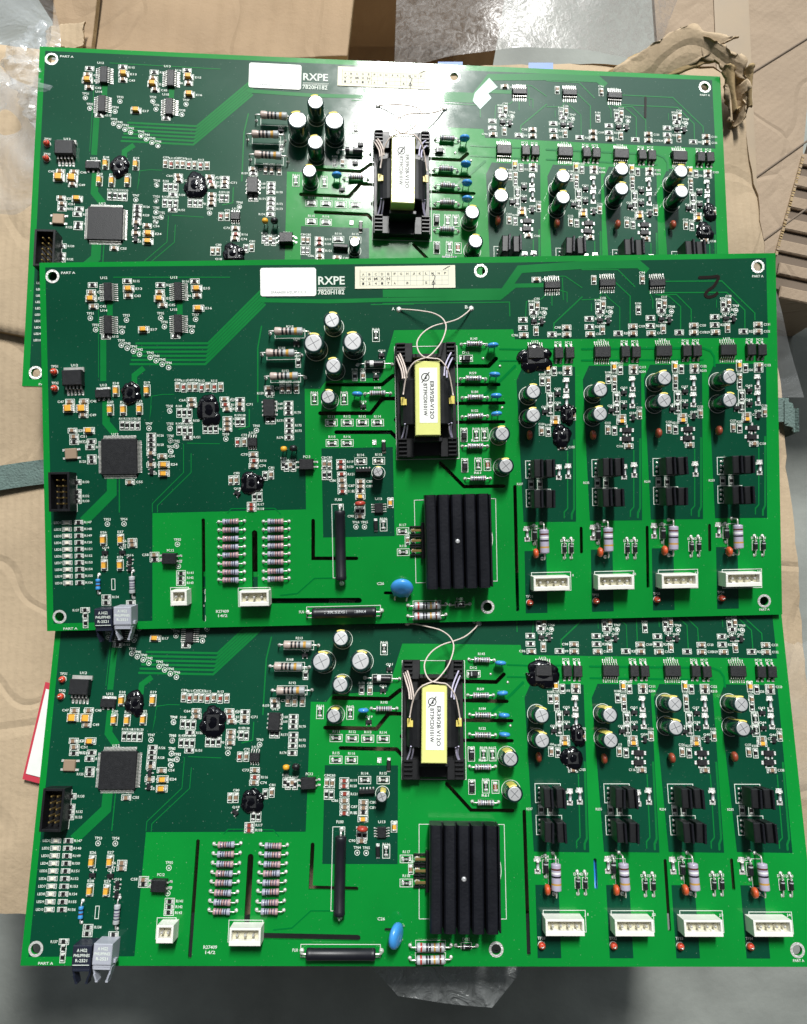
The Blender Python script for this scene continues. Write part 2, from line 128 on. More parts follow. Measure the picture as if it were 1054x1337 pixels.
L_DARK = [[(2.49, 2.02), (205.33, 2.61), (315.8, 2.09), (315.98, 37.04), (204.67, 36.0), (203.93, 31.63), (161.93, 31.25), (152.08, 31.26), (145.78, 51.67), (122.0, 52.92), (119.49, 56.15), (112.79, 56.04), (112.31, 108.31), (46.14, 108.64), (45.19, 155.14), (2.88, 155.4)], [(119.53, 82.03), (150.5, 82.03), (150.5, 120.69), (119.53, 120.69)]]
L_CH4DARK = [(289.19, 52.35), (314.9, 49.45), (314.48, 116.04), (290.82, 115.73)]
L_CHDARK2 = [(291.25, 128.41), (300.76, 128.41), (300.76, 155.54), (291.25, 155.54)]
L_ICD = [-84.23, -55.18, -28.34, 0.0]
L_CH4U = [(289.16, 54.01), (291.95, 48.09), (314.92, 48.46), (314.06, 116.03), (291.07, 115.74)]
L_TR = [(3.2, [(27.43, 33.86), (27.03, 52.99)]), (1.2, [(28.73, 48.95), (40.68, 38.55), (41.92, 37.34)])]
L_ARC = [(192.02, 117.54), (192.95, 120.61), (193.04, 124.32), (192.04, 128.82)]
L_TRACES = [(0.95, [(40.75, 35.29), (71.56, 35.76), (96.47, 11.62)]), (0.95, [(40.22, 37.07), (71.28, 37.55), (96.44, 13.17)]), (0.95, [(39.7, 38.86), (71.0, 39.35), (96.41, 14.73)]), (0.95, [(39.18, 40.64), (70.72, 41.14), (96.37, 16.28)]), (0.95, [(38.66, 42.42), (70.44, 42.93), (96.34, 17.83)]), (0.95, [(38.13, 44.21), (70.16, 44.72), (96.31, 19.38)]), (2.6, [(26.63, 33.44), (26.26, 51.35)]), (0.5, [(27.27, 41.59), (33.46, 35.58)]), (0.5, [(27.23, 43.63), (34.88, 37.07)]), (0.5, [(27.18, 45.66), (36.31, 38.56)]), (0.5, [(27.14, 47.7), (37.73, 40.05)]), (0.5, [(27.1, 49.73), (39.16, 41.54)]), (2.4, [(43.77, 45.93), (39.65, 49.12), (39.57, 53.2)]), (3.2, [(27.3, 59.51), (27.1, 69.28), (31.05, 74.24)]), (4.2, [(29.05, 92.82), (28.91, 99.74), (16.54, 111.72)]), (0.5, [(32.28, 92.88), (31.98, 107.95)]), (0.35, [(60.12, 79.12), (59.88, 91.36), (46.22, 104.56), (46.15, 108.23)]), (0.35, [(63.29, 83.26), (63.12, 91.42), (48.39, 105.42), (48.34, 108.28)]), (0.35, [(61.76, 78.74), (75.56, 79.23)]), (0.3, [(24.89, 19.58), (24.27, 49.69)]), (0.3, [(46.68, 62.28), (45.73, 68.79), (46.76, 58.21), (51.64, 57.47), (56.5, 57.56)]), (0.6, [(94.73, 28.76), (92.91, 38.13), (92.44, 61.43)]), (0.5, [(88.71, 64.63), (88.56, 71.99), (84.06, 73.14)]), (2.4, [(29.79, 17.21), (29.64, 24.53)]), (2.4, [(59.75, 17.63), (59.6, 24.97)]), (0.4, [(31.62, 6.65), (81.41, 7.33)]), (0.4, [(74.81, 7.4), (81.32, 7.49), (88.11, 13.55), (93.81, 13.63)]), (1.8, [(94.14, 17.47), (123.51, 18.38), (147.42, 18.07), (198.42, 17.98), (205.13, 12.72), (217.53, 12.65)]), (0.5, [(142.31, 20.05), (160.69, 20.07)]), (0.6, [(150.1, 20.16), (149.97, 26.31)]), (0.5, [(147.38, 19.71), (202.51, 19.84), (202.56, 25.85)]), (0.5, [(149.84, 19.91), (149.71, 26.3)]), (3.4, [(147.47, 15.28), (200.12, 15.53), (207.33, 5.6), (234.58, 4.15), (259.47, 4.15), (263.15, 7.34)]), (0.5, [(234.54, 6.13), (250.29, 6.34), (257.62, 13.87)]), (0.5, [(249.35, 12.1), (255.47, 17.96), (255.25, 29.51)]), (0.4, [(244.29, 16.57), (245.91, 18.65), (250.81, 22.85), (250.61, 33.16)]), (0.4, [(243.05, 16.14), (241.75, 19.01), (234.28, 19.31)]), (0.5, [(270.97, 11.74), (295.97, 11.92), (310.32, 26.19), (310.27, 29.09)]), (0.5, [(270.04, 16.68), (297.97, 16.91), (305.92, 24.89), (305.77, 32.75)]), (0.5, [(268.36, 17.49), (275.85, 17.59), (282.23, 24.13), (282.13, 29.5)]), (0.5, [(266.7, 17.46), (272.51, 18.21), (277.59, 22.82), (277.39, 33.15)]), (0.4, [(263.82, 16.02), (265.41, 19.76), (265.34, 23.47)]), (0.4, [(221.18, 16.24), (221.07, 21.59)]), (0.4, [(218.69, 16.62), (216.58, 18.65), (209.95, 19.79), (209.41, 26.36)]), (0.6, [(234.31, 18.08), (221.75, 29.43), (221.68, 33.13)]), (0.4, [(224.93, 15.06), (227.81, 15.92), (227.73, 20.04)]), (0.4, [(224.22, 8.87), (227.11, 8.91), (234.39, 13.96)]), (0.4, [(225.86, 9.72), (226.09, 19.19)]), (0.3, [(293.48, 20.16), (293.42, 23.46)]), (0.3, [(238.39, 21.02), (238.33, 24.32)]), (0.55, [(226.7, 85.42), (226.22, 110.15), (224.7, 111.77), (224.65, 114.25)]), (0.9, [(229.62, 80.53), (229.03, 110.62), (228.0, 112.66), (227.96, 114.72)]), (0.55, [(255.75, 85.42), (255.27, 110.15), (253.75, 111.77), (253.7, 114.25)]), (0.9, [(258.67, 80.53), (258.08, 110.62), (257.05, 112.66), (257.01, 114.72)]), (0.55, [(282.59, 85.42), (282.11, 110.15), (280.59, 111.77), (280.54, 114.25)]), (0.9, [(285.51, 80.53), (284.92, 110.62), (283.89, 112.66), (283.85, 114.72)]), (0.55, [(310.93, 85.42), (310.45, 110.15), (308.93, 111.77), (308.88, 114.25)]), (0.9, [(313.85, 80.53), (313.26, 110.62), (312.23, 112.66), (312.19, 114.72)])]
L_DTR = [(0.7, [(197.99, 40.18), (206.24, 40.47), (221.12, 40.37)]), (0.7, [(197.89, 45.28), (221.02, 45.65)]), (1.2, [(191.0, 59.81), (199.4, 52.54), (204.45, 47.69)]), (0.9, [(233.87, 40.74), (287.07, 41.15), (290.38, 42.44), (292.01, 44.95), (292.09, 49.09)]), (0.8, [(233.77, 45.68), (286.98, 46.2)]), (0.5, [(100.54, 145.34), (107.91, 144.68), (115.39, 138.29), (123.57, 138.3)]), (0.4, [(78.45, 109.28), (80.11, 107.43), (87.44, 107.41)]), (0.4, [(91.52, 107.5), (98.85, 107.64), (101.25, 110.14)])]
L_BOXES = [(151.94, 38.4, 179.33, 87.68), (159.24, 105.13, 194.93, 141.32), (123.39, 106.24, 128.65, 138.41), (111.63, 150.5, 143.89, 155.32), (53.19, 140.86, 61.15, 148.96), (82.27, 141.66, 96.21, 149.99), (209.71, 137.76, 227.1, 146.06), (237.38, 137.86, 254.83, 146.09), (265.39, 137.8, 282.98, 146.2), (293.56, 138.23, 311.22, 146.65), (27.99, 136.56, 29.67, 141.49)]
L_TEXT = [('RXPE', 125.33, 9.4, 11.5, 3.6, 0), ('7820H182', 125.06, 14.48, 11.5, 2.0, 0), ('PART A', 12.28, 4.51, 6, 1.0, 0), ('PART A', 311.89, 10.07, 5, 1.0, 0), ('R27409', 75.39, 151.73, 5.5, 1.3, 0), ('14/2', 75.52, 153.62, 4, 1.2, 0), ('PART A', 10.1, 157.68, 6, 1.0, 0), ('PART A', 312.04, 156.21, 4.5, 1.0, 0), ('A', 151.85, 21.99, 1.2, 1.4, 0), ('B', 183.67, 21.71, 1.2, 1.4, 0), ('FU0', 109.54, 152.74, 2.2, 1.2, 0), ('FU00', 126.46, 104.41, 3, 1.2, 0), ('C26', 144.0, 141.2, 3, 1.2, 0)]
L_STICKER = [(94.67, 3.59), (118.74, 3.75), (118.65, 16.02), (94.58, 15.85)]
L_TABLE = [(135.67, 3.57), (179.09, 3.49), (179.06, 13.27), (135.48, 13.15)]
L_TWO = [[(286.16, 10.3), (291.0, 10.2), (294.51, 10.08), (292.6, 13.94), (289.89, 15.97), (288.52, 17.77), (289.83, 18.95), (292.51, 18.32), (293.79, 17.27)]]
L_HOLES = [(5.5, 5.9), (190.3, 6.0), (312.05, 5.8), (5.5, 152.5), (190.4, 152.4), (312.1, 152.5)]
L_BG = {'box': [(-0.2636, 0.2613), (-0.1657, 0.2597), (-0.0869, 0.2532), (0.005, 0.254), (0.0893, 0.2577), (0.1564, 0.2565), (0.1685, 0.2451), (0.1774, 0.1695), (0.1813, 0.1005), (0.1877, -0.0446), (0.1923, -0.1518), (-0.2403, -0.1518)], 'flapL': [(-0.2545, 0.2672), (-0.1752, 0.2592), (-0.1705, 0.1542), (-0.1796, 0.114), (-0.2529, 0.1297)], 'rear': [(-0.1792, 0.3686), (-0.0259, 0.3686), (-0.0318, 0.2938), (-0.1764, 0.2938)], 'rearL': [(-0.1992, 0.3502), (-0.1737, 0.3502), (-0.1745, 0.294), (-0.1967, 0.294)], 'rightbox': [(0.1579, 0.3962), (0.2801, 0.3962), (0.2554, 0.3132), (0.248, 0.2602), (0.2279, 0.196), (0.2135, 0.155), (0.19, 0.2131), (0.1605, 0.3235)], 'stripe': [(0.2556, 0.2216), (0.2839, 0.3044), (0.3478, 0.3044), (0.3397, 0.173), (0.278, 0.1864), (0.2524, 0.1972)], 'bag': [(-0.0032, 0.3686), (0.1719, 0.3686), (0.1447, 0.2961), (-0.0054, 0.2914)], 'film': [(-0.2202, 0.3041), (-0.1752, 0.3041), (-0.1701, 0.2561), (-0.1741, 0.2365), (-0.1728, 0.1523), (-0.1817, 0.1263), (-0.2124, 0.1636)], 'filmlow': [(-0.0246, -0.162), (0.0591, -0.1636), (0.048, -0.1766), (0.0349, -0.1879), (-0.0024, -0.1847)], 'strapL': [(-0.2127, 0.0512), (-0.164, 0.0567), (-0.1634, 0.0435), (-0.2118, 0.0355)], 'strapR': [(0.1729, 0.0851), (0.1859, 0.0825), (0.1874, 0.0681), (0.1751, 0.0696)], 'label': [(-0.1648, -0.0479), (-0.147, -0.052), (-0.1557, -0.0958), (-0.1734, -0.0914)], 'slotr': [(0.2059, 0.2552), (0.2522, 0.2878)], 'tapes': [(0.0622, 0.2549), (0.0744, 0.2549), (0.0743, 0.248), (0.0621, 0.248)], 'torn': [(0.0913, 0.257, 0.25), (0.1189, 0.2633, 0.25), (0.1387, 0.2708, 0.25), (0.1603, 0.2708, 0.25), (0.1717, 0.2599, 0.25), (0.174, 0.2508, 0.25), (0.1749, 0.2425, 0.25)]}
POSES = [[[[0.998036, 0.000558, -0.062637], [0.005626, 0.99512, 0.098512], [0.062387, -0.098671, 0.993163]], [-166.042, -212.594, 331.707]], [[[0.999624, 0.019788, -0.018995], [-0.019822, 0.999802, -0.001626], [0.018959, 0.002002, 0.999818]], [-156.697, -107.238, 312.628]], [[[0.999972, -0.003824, -0.006388], [0.00509, 0.977287, 0.21186], [0.005433, -0.211886, 0.977279]], [-152.484, 26.269, 323.886]]]
L_ICX4 = CHIPS['SO#4'][0][0]
# ---------------------------------------------------------------- materials
def lin(h):
    c = [int(h[i:i+2], 16)/255 for i in (0, 2, 4)]
    return tuple(x/12.92 if x <= .04045 else ((x+.055)/1.055)**2.4 for x in c) + (1,)
def mat(name, hexc, rough=.5, metal=0., coat=0., vary=.0, scale=200., bump=0., bscale=400., spec=.5, alpha=1., trans=0.):
    m = bpy.data.materials.new(name); m.use_nodes = True
    nt = m.node_tree; b = nt.nodes['Principled BSDF']; col = lin(hexc)
    b.inputs['Base Color'].default_value = col
    b.inputs['Roughness'].default_value = rough; b.inputs['Metallic'].default_value = metal
    b.inputs['Coat Weight'].default_value = coat; b.inputs['Coat Roughness'].default_value = .05
    b.inputs['Specular IOR Level'].default_value = spec
    b.inputs['Alpha'].default_value = alpha; b.inputs['Transmission Weight'].default_value = trans
    tc = nt.nodes.new('ShaderNodeTexCoord')
    if vary:
        n = nt.nodes.new('ShaderNodeTexNoise'); n.inputs['Scale'].default_value = scale; n.inputs['Detail'].default_value = 5
        nt.links.new(tc.outputs['Object'], n.inputs['Vector'])
        r = nt.nodes.new('ShaderNodeMapRange'); r.inputs[1].default_value = .3; r.inputs[2].default_value = .7
        r.inputs[3].default_value = 1-vary; r.inputs[4].default_value = 1+vary
        nt.links.new(n.outputs['Fac'], r.inputs[0])
        v = nt.nodes.new('ShaderNodeVectorMath'); v.operation = 'SCALE'; v.inputs[0].default_value = col[:3]
        nt.links.new(r.outputs[0], v.inputs['Scale']); nt.links.new(v.outputs[0], b.inputs['Base Color'])
        r2 = nt.nodes.new('ShaderNodeMapRange'); r2.inputs[3].default_value = rough*.8; r2.inputs[4].default_value = min(1, rough*1.25)
        nt.links.new(n.outputs['Fac'], r2.inputs[0]); nt.links.new(r2.outputs[0], b.inputs['Roughness'])
    if bump:
        n = nt.nodes.new('ShaderNodeTexNoise'); n.inputs['Scale'].default_value = bscale; n.inputs['Detail'].default_value = 4
        nt.links.new(tc.outputs['Object'], n.inputs['Vector'])
        bp = nt.nodes.new('ShaderNodeBump'); bp.inputs['Strength'].default_value = bump; bp.inputs['Distance'].default_value = .001
        nt.links.new(n.outputs['Fac'], bp.inputs['Height']); nt.links.new(bp.outputs[0], b.inputs['Normal'])
    return m
M = {}
M['mask'] = mat('solder_mask_green', '07802f', .35, coat=.6, vary=.12, scale=18, bump=.02, bscale=90, spec=.12)
def dusty(m):
    # fine dust specks and smudged gloss on the lacquer
    nt = m.node_tree; b = nt.nodes['Principled BSDF']; tc = nt.nodes.new('ShaderNodeTexCoord')
    n = nt.nodes.new('ShaderNodeTexNoise'); n.inputs['Scale'].default_value = 1500; n.inputs['Detail'].default_value = 1
    g = nt.nodes.new('ShaderNodeTexNoise'); g.inputs['Scale'].default_value = 26; g.inputs['Detail'].default_value = 6; g.inputs['Roughness'].default_value = .7
    for q in (n, g): nt.links.new(tc.outputs['Object'], q.inputs['Vector'])
    r = nt.nodes.new('ShaderNodeMapRange'); r.inputs[1].default_value = .74; r.inputs[2].default_value = .80; r.inputs[4].default_value = .5
    nt.links.new(n.outputs['Fac'], r.inputs[0])
    mx = nt.nodes.new('ShaderNodeMix'); mx.data_type = 'RGBA'; mx.blend_type = 'MIX'
    src = b.inputs['Base Color'].links[0].from_socket; nt.links.new(src, mx.inputs[6]); mx.inputs[7].default_value = (.35, .40, .36, 1)
    nt.links.new(r.outputs[0], mx.inputs[0]); nt.links.new(mx.outputs[2], b.inputs['Base Color'])
    c = nt.nodes.new('ShaderNodeMapRange'); c.inputs[1].default_value = .3; c.inputs[2].default_value = .75; c.inputs[3].default_value = .03; c.inputs[4].default_value = .20
    nt.links.new(g.outputs['Fac'], c.inputs[0]); nt.links.new(c.outputs[0], b.inputs['Coat Roughness'])
M['edge'] = mat('board_edge_green', '06a036', .4)
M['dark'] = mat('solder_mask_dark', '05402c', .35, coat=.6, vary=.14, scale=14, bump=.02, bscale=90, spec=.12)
dusty(M['mask']); dusty(M['dark'])
M['trace'] = mat('trace_green', '0a6f32', .35, coat=.6, spec=.12, vary=.08, scale=60)
M['dtrace'] = mat('trace_gap_green', '00702f', .14)
M['silk'] = mat('silkscreen_white', 'cfd8ce', .6)
M['tin'] = mat('tinned_solder', 'dcdcd8', .34, metal=.45, vary=.12, scale=900, bump=.4, bscale=1500)
M['lead'] = mat('component_lead', 'dedcd6', .32, metal=.6, vary=.1, scale=500)
M['gold'] = mat('gold_pin', 'a8905a', .4, metal=.8)
M['ic'] = mat('ic_plastic', '17181b', .45, vary=.15, scale=600, bump=.15, bscale=3000)
M['black'] = mat('black_plastic', '101114', .42, vary=.12, scale=300)
M['res'] = mat('chip_resistor_top', '1d1b1c', .35)
M['cap_tan'] = mat('chip_capacitor_tan', '8a7058', .5, vary=.2, scale=300)
M['cap_red'] = mat('chip_capacitor_red', '8e3a2c', .45, vary=.2, scale=300)
M['tant'] = mat('tantalum_yellow', 'e0a63a', .45, vary=.08, scale=400)
M['tantbar'] = mat('tantalum_bar', 'a8672a', .5)
M['led'] = mat('led_lens', 'e9e3d2', .3)
M['sleeve'] = mat('capacitor_sleeve', '0d2c28', .22, coat=.4, vary=.12, scale=200)
M['sleeve_gold'] = mat('capacitor_stripe', 'd9c766', .4)
M['alu'] = mat('aluminium_top', 'd4d5d6', .38, metal=.65, vary=.05, scale=300)
M['groove'] = mat('aluminium_vent_groove', '85868a', .42, metal=.7)
M['goo'] = mat('black_sealant', '07070d', .05, coat=.0, bump=.6, bscale=330)
M['blue'] = mat('disc_blue', '3f8fd4', .3, coat=.3, vary=.06, scale=200)
M['red'] = mat('disc_red', 'a83a2e', .35, coat=.3, vary=.1, scale=300)
M['yellow'] = mat('disc_yellow', 'dda32c', .4)
M['orange'] = mat('film_cap_orange', 'c4532c', .38, coat=.2, vary=.1, scale=300)
M['rust'] = mat('film_cap_rust', '94432c', .42, coat=.2, vary=.1, scale=300)
M['white'] = mat('connector_white', 'e3e2da', .42, vary=.04, scale=200)
M['cream'] = mat('connector_cream', 'cfcab0', .5)
M['hs'] = mat('heatsink_anodised', '10121a', .45, metal=.3, vary=.2, scale=120, bump=.1, bscale=900)
M['tape'] = mat('transformer_tape', 'dde08a', .16, coat=.6, vary=.05, scale=120, bump=.15, bscale=160)
M['paper'] = mat('label_paper', 'e9ebe6', .55, vary=.03, scale=200)
M['creampaper'] = mat('table_sticker_paper', 'dedbc4', .6, vary=.05, scale=200)
M['ink'] = mat('black_ink', '1b1b1d', .6)
M['greyink'] = mat('grey_ink', '9b9fa2', .7)
M['marker'] = mat('marker_pen', '1a120f', .35, spec=.2)
M['wire'] = mat('wire_pinkish_white', 'cbbdb4', .45)
M['wire2'] = mat('wire_lilac', 'b9b3cc', .42)
M['opt_black'] = mat('optical_black', '1c2130', .45)
M['opt_grey'] = mat('optical_grey', 'a3a6b0', .45, vary=.05, scale=200)
M['fuse'] = mat('fuse_tube', '15161d', .42, coat=.0, vary=.1, scale=200)
M['crystal'] = mat('crystal_can', 'a58e78', .4, metal=.3)
M['bead'] = mat('test_bead', 'c8442c', .35, coat=.3)
M['maskclear'] = mat('clear_tape', 'b9e0cf', .3, alpha=.55)
for k, c in dict(r_beige='b3a39a', r_grey='9fa3a4', r_lilac='a9a3b5', r_pale='aeb1b5', r_violet='9a9caa', r_pink='ab8c8c', r_blue='3d8fd0',
                 b_black='1a1a1e', b_brown='5b3328', b_red='a5362d', b_gold='b98e42', b_navy='2a3148', b_violet='5d526c', b_white='e6e6e4', b_silver='a9acae').items():
    M[k] = mat('band_'+k[2:], c, .36, coat=.2)
# ---------------------------------------------------------------- mesh builder (board millimetres, z up)
class MB:
    def __init__(s): s.v = []; s.f = []; s.m = []; s.mats = []; s.sm = []
    def mi(s, k):
        if k not in s.mats: s.mats.append(k)
        return s.mats.index(k)
    def add(s, vs, fs, k, smooth=False):
        o = len(s.v); s.v += [tuple(v) for v in vs]; i = s.mi(k)
        for f in fs: s.f.append([o+j for j in f]); s.m.append(i); s.sm.append(smooth)
    def box(s, cx, cy, z0, sx, sy, sz, k, ch=.0, rot=0., taper=0.):
        a, b = sx/2, sy/2
        if ch:
            R = [(a, b, 0), (a, b, sz-ch), (a-ch, b-ch, sz)]
        else:
            R = [(a, b, 0), (a-taper, b-taper, sz)]
        c, n = math.cos(rot), math.sin(rot); vs = []
        for (p, q, z) in R:
            for (x, y) in ((-p, -q), (p, -q), (p, q), (-p, q)): vs.append((cx+x*c-y*n, cy+x*n+y*c, z0+z))
        fs = [(3, 2, 1, 0)]; L = len(R)
        for i in range(L-1):
            for j in range(4): fs.append((4*i+j, 4*i+(j+1) % 4, 4*i+4+(j+1) % 4, 4*i+4+j))
        fs.append(tuple(4*(L-1)+j for j in range(4)))
        s.add(vs, fs, k)
    def rings(s, prof, axis, k, seg=16, cap=True, smooth=True, o=(0, 0, 0)):
        # prof: (position along axis, radius[, material])
        vs = []
        for p in prof:
            for j in range(seg):
                t = 2*math.pi*j/seg; a, b = p[1]*math.cos(t), p[1]*math.sin(t)
                v = {'z': (a, b, p[0]), 'x': (p[0], a, b), 'y': (b, p[0], a)}[axis]
                vs.append((v[0]+o[0], v[1]+o[1], v[2]+o[2]))
        base = len(s.v); s.v += vs
        for i in range(len(prof)-1):
            kk = s.mi(prof[i][2] if len(prof[i]) > 2 else k)
            for j in range(seg):
                s.f.append([base+i*seg+j, base+i*seg+(j+1) % seg, base+(i+1)*seg+(j+1) % seg, base+(i+1)*seg+j]); s.m.append(kk); s.sm.append(smooth)
        if cap:
            kk = s.mi(prof[-1][2] if len(prof[-1]) > 2 else k)
            s.f.append([base+(len(prof)-1)*seg+j for j in range(seg)]); s.m.append(kk); s.sm.append(False)
            s.f.append([base+j for j in range(seg)][::-1]); s.m.append(s.mi(k)); s.sm.append(False)
    def tube(s, pts, r, k, seg=8):
        pts = [Vector(p) for p in pts]; base = len(s.v); n = len(pts); i = s.mi(k); up = Vector((0.13, .21, 1))
        for a, p in enumerate(pts):
            d = (pts[min(a+1, n-1)]-pts[max(a-1, 0)]).normalized()
            u = d.cross(up)
            if u.length < .05: u = d.cross(Vector((1, .1, 0)))
            u.normalize(); w = d.cross(u)
            for j in range(seg):
                t = 2*math.pi*j/seg; s.v.append(tuple(p+u*(r*math.cos(t))+w*(r*math.sin(t))))
        for a in range(n-1):
            for j in range(seg):
                s.f.append([base+a*seg+j, base+a*seg+(j+1) % seg, base+(a+1)*seg+(j+1) % seg, base+(a+1)*seg+j]); s.m.append(i); s.sm.append(True)
        s.f.append([base+j for j in range(seg)]); s.m.append(i); s.sm.append(False)
        s.f.append([base+(n-1)*seg+j for j in range(seg)][::-1]); s.m.append(i); s.sm.append(False)
    def poly(s, pts, z, k):
        s.add([(x, y, z) for x, y in pts], [tuple(range(len(pts)))], k)
    def frame(s, x0, y0, x1, y1, w, z, k):
        for a in ((x0, y0, x1, y0+w), (x0, y1-w, x1, y1), (x0, y0+w, x0+w, y1-w), (x1-w, y0+w, x1, y1-w)):
            s.add([(a[0], a[1], z), (a[2], a[1], z), (a[2], a[3], z), (a[0], a[3], z)], [(0, 1, 2, 3)], k)
    def ring(s, cx, cy, r0, r1, z, k, seg=24):
        vs = []
        for r in (r0, r1):
            for j in range(seg): t = 2*math.pi*j/seg; vs.append((cx+r*math.cos(t), cy+r*math.sin(t), z))
        s.add(vs, [(j, seg+j, seg+(j+1) % seg, (j+1) % seg) for j in range(seg)], k)
    def disc(s, cx, cy, r, z, k, seg=14):
        s.add([(cx+r*math.cos(2*math.pi*j/seg), cy+r*math.sin(2*math.pi*j/seg), z) for j in range(seg)], [tuple(range(seg))], k)
    def text(s, txt, cx, cy, w, h, z, k, rot=0., wide=None):
        vs, fs = glyphs(txt)
        if not vs: return
        x0 = min(v[0] for v in vs); x1 = max(v[0] for v in vs); y0 = min(v[1] for v in vs); y1 = max(v[1] for v in vs)
        sx = w/max(x1-x0, .01); sy = h/max(y1-y0, .01); c, n = math.cos(rot), math.sin(rot); o = []
        for x, y in vs:
            a = (x-(x0+x1)/2)*sx; b = (y-(y0+y1)/2)*sy; o.append((cx+a*c-b*n, cy+a*n+b*c, z))
        s.add(o, fs, k)
    def merge(s, o, M4):
        base = len(s.v); s.v += [tuple(M4 @ Vector(v)) for v in o.v]
        for f, m, q in zip(o.f, o.m, o.sm): s.f.append([base+i for i in f]); s.m.append(s.mi(o.mats[m])); s.sm.append(q)
    def mesh(s, name, scale=.001):
        me = bpy.data.meshes.new(name); me.from_pydata([(x*scale, y*scale, z*scale) for x, y, z in s.v], [], s.f)
        for k in s.mats: me.materials.append(M[k])
        me.polygons.foreach_set('material_index', s.m); me.polygons.foreach_set('use_smooth', s.sm)
        me.update(); return me
GC = {}
def glyphs(txt):
    if txt in GC: return GC[txt]
    cu = bpy.data.curves.new('lettering', 'FONT'); cu.body = txt; cu.resolution_u = 2; cu.offset = .02
    o = bpy.data.objects.new('lettering', cu); COL.objects.link(o); dg = bpy.context.evaluated_depsgraph_get(); dg.update()
    me = o.evaluated_get(dg).to_mesh()
    r = ([(v.co.x, v.co.y) for v in me.vertices], [tuple(p.vertices) for p in me.polygons])
    o.evaluated_get(dg).to_mesh_clear(); bpy.data.objects.remove(o); bpy.data.curves.remove(cu); GC[txt] = r
    return r
def smooth_path(pts, n=6):
    P = [Vector(p) for p in pts]; P = [P[0]*2-P[1]]+P+[P[-1]*2-P[-2]]; out = []
    for i in range(1, len(P)-2):
        for j in range(n):
            t = j/n; a, b, c, d = P[i-1], P[i], P[i+1], P[i+2]
            out.append(.5*((2*b)+(c-a)*t+(2*a-5*b+4*c-d)*t*t+(3*b-a-3*c+d)*t**3))
    out.append(P[-2]); return out
# ---------------------------------------------------------------- component prototypes (origin on the board surface)
# every builder returns [(part name, mesh), (sub-part name, mesh), ...]
PROTO = {}
def chip(l, w, h, top, k2=None, t=.45):
    m = MB(); m.box(0, 0, 0.10, l-2*t, w*.94, h, top, .05)
    for s in (-1, 1):
        m.box(s*(l/2-t/2), 0, 0.09, t, w, h+.04, 'tin', .07); m.box(s*(l/2+.18), 0, .06, .5, w*1.05, .12, 'tin', .05)
    if k2: m.box(-(l/2-t-.28), 0, .1+h, .3, w*.9, .03, k2)
    return m
def ic(lx, ly, h, n, pitch, ext, sides='y', lw=.32, tin='lead', chf=.25, n2=None):
    b = MB(); b.box(0, 0, .18, lx, ly, h, 'ic', chf)
    b.ring(-lx/2+.9, ly/2-.9, .0, .3, .18+h+.01, 'black', 10) if min(lx, ly) > 2.6 else None
    L = MB()
    def leg(x, y, dx, dy):
        zt = .18+h*.45; ax_ = abs(dx) > 0
        for (d0, d1, z0, z1) in ((0, ext*.38, zt, zt), (ext*.38, ext*.55, zt, .22), (ext*.55, ext, .22, .16)):
            a = (x+dx*d0, y+dy*d0, z0); c = (x+dx*d1, y+dy*d1, z1); hw = lw/2; px, py = (0, hw) if ax_ else (hw, 0); th = .14
            vs = []
            for p in (a, c):
                for s, q in ((-1, 0), (1, 0), (1, th), (-1, th)): vs.append((p[0]+px*s, p[1]+py*s, p[2]+q))
            L.add(vs, [(0, 1, 5, 4), (1, 2, 6, 5), (2, 3, 7, 6), (3, 0, 4, 7), (0, 3, 2, 1), (4, 5, 6, 7)], tin)
        L.box(x+dx*(ext*.85), y+dy*(ext*.85), .05, (lw*1.4 if not ax_ else ext*.7), (lw*1.4 if ax_ else ext*.7), .09, 'tin')
    for i in range(n):
        t = (i-(n-1)/2)*pitch
        if 'y' in sides: leg(t, ly/2, 0, 1); leg(t, -ly/2, 0, -1)
        if 'x' in sides: leg(lx/2, t, 1, 0); leg(-lx/2, t, -1, 0)
    return [('integrated_circuit', b), ('leads', L)]
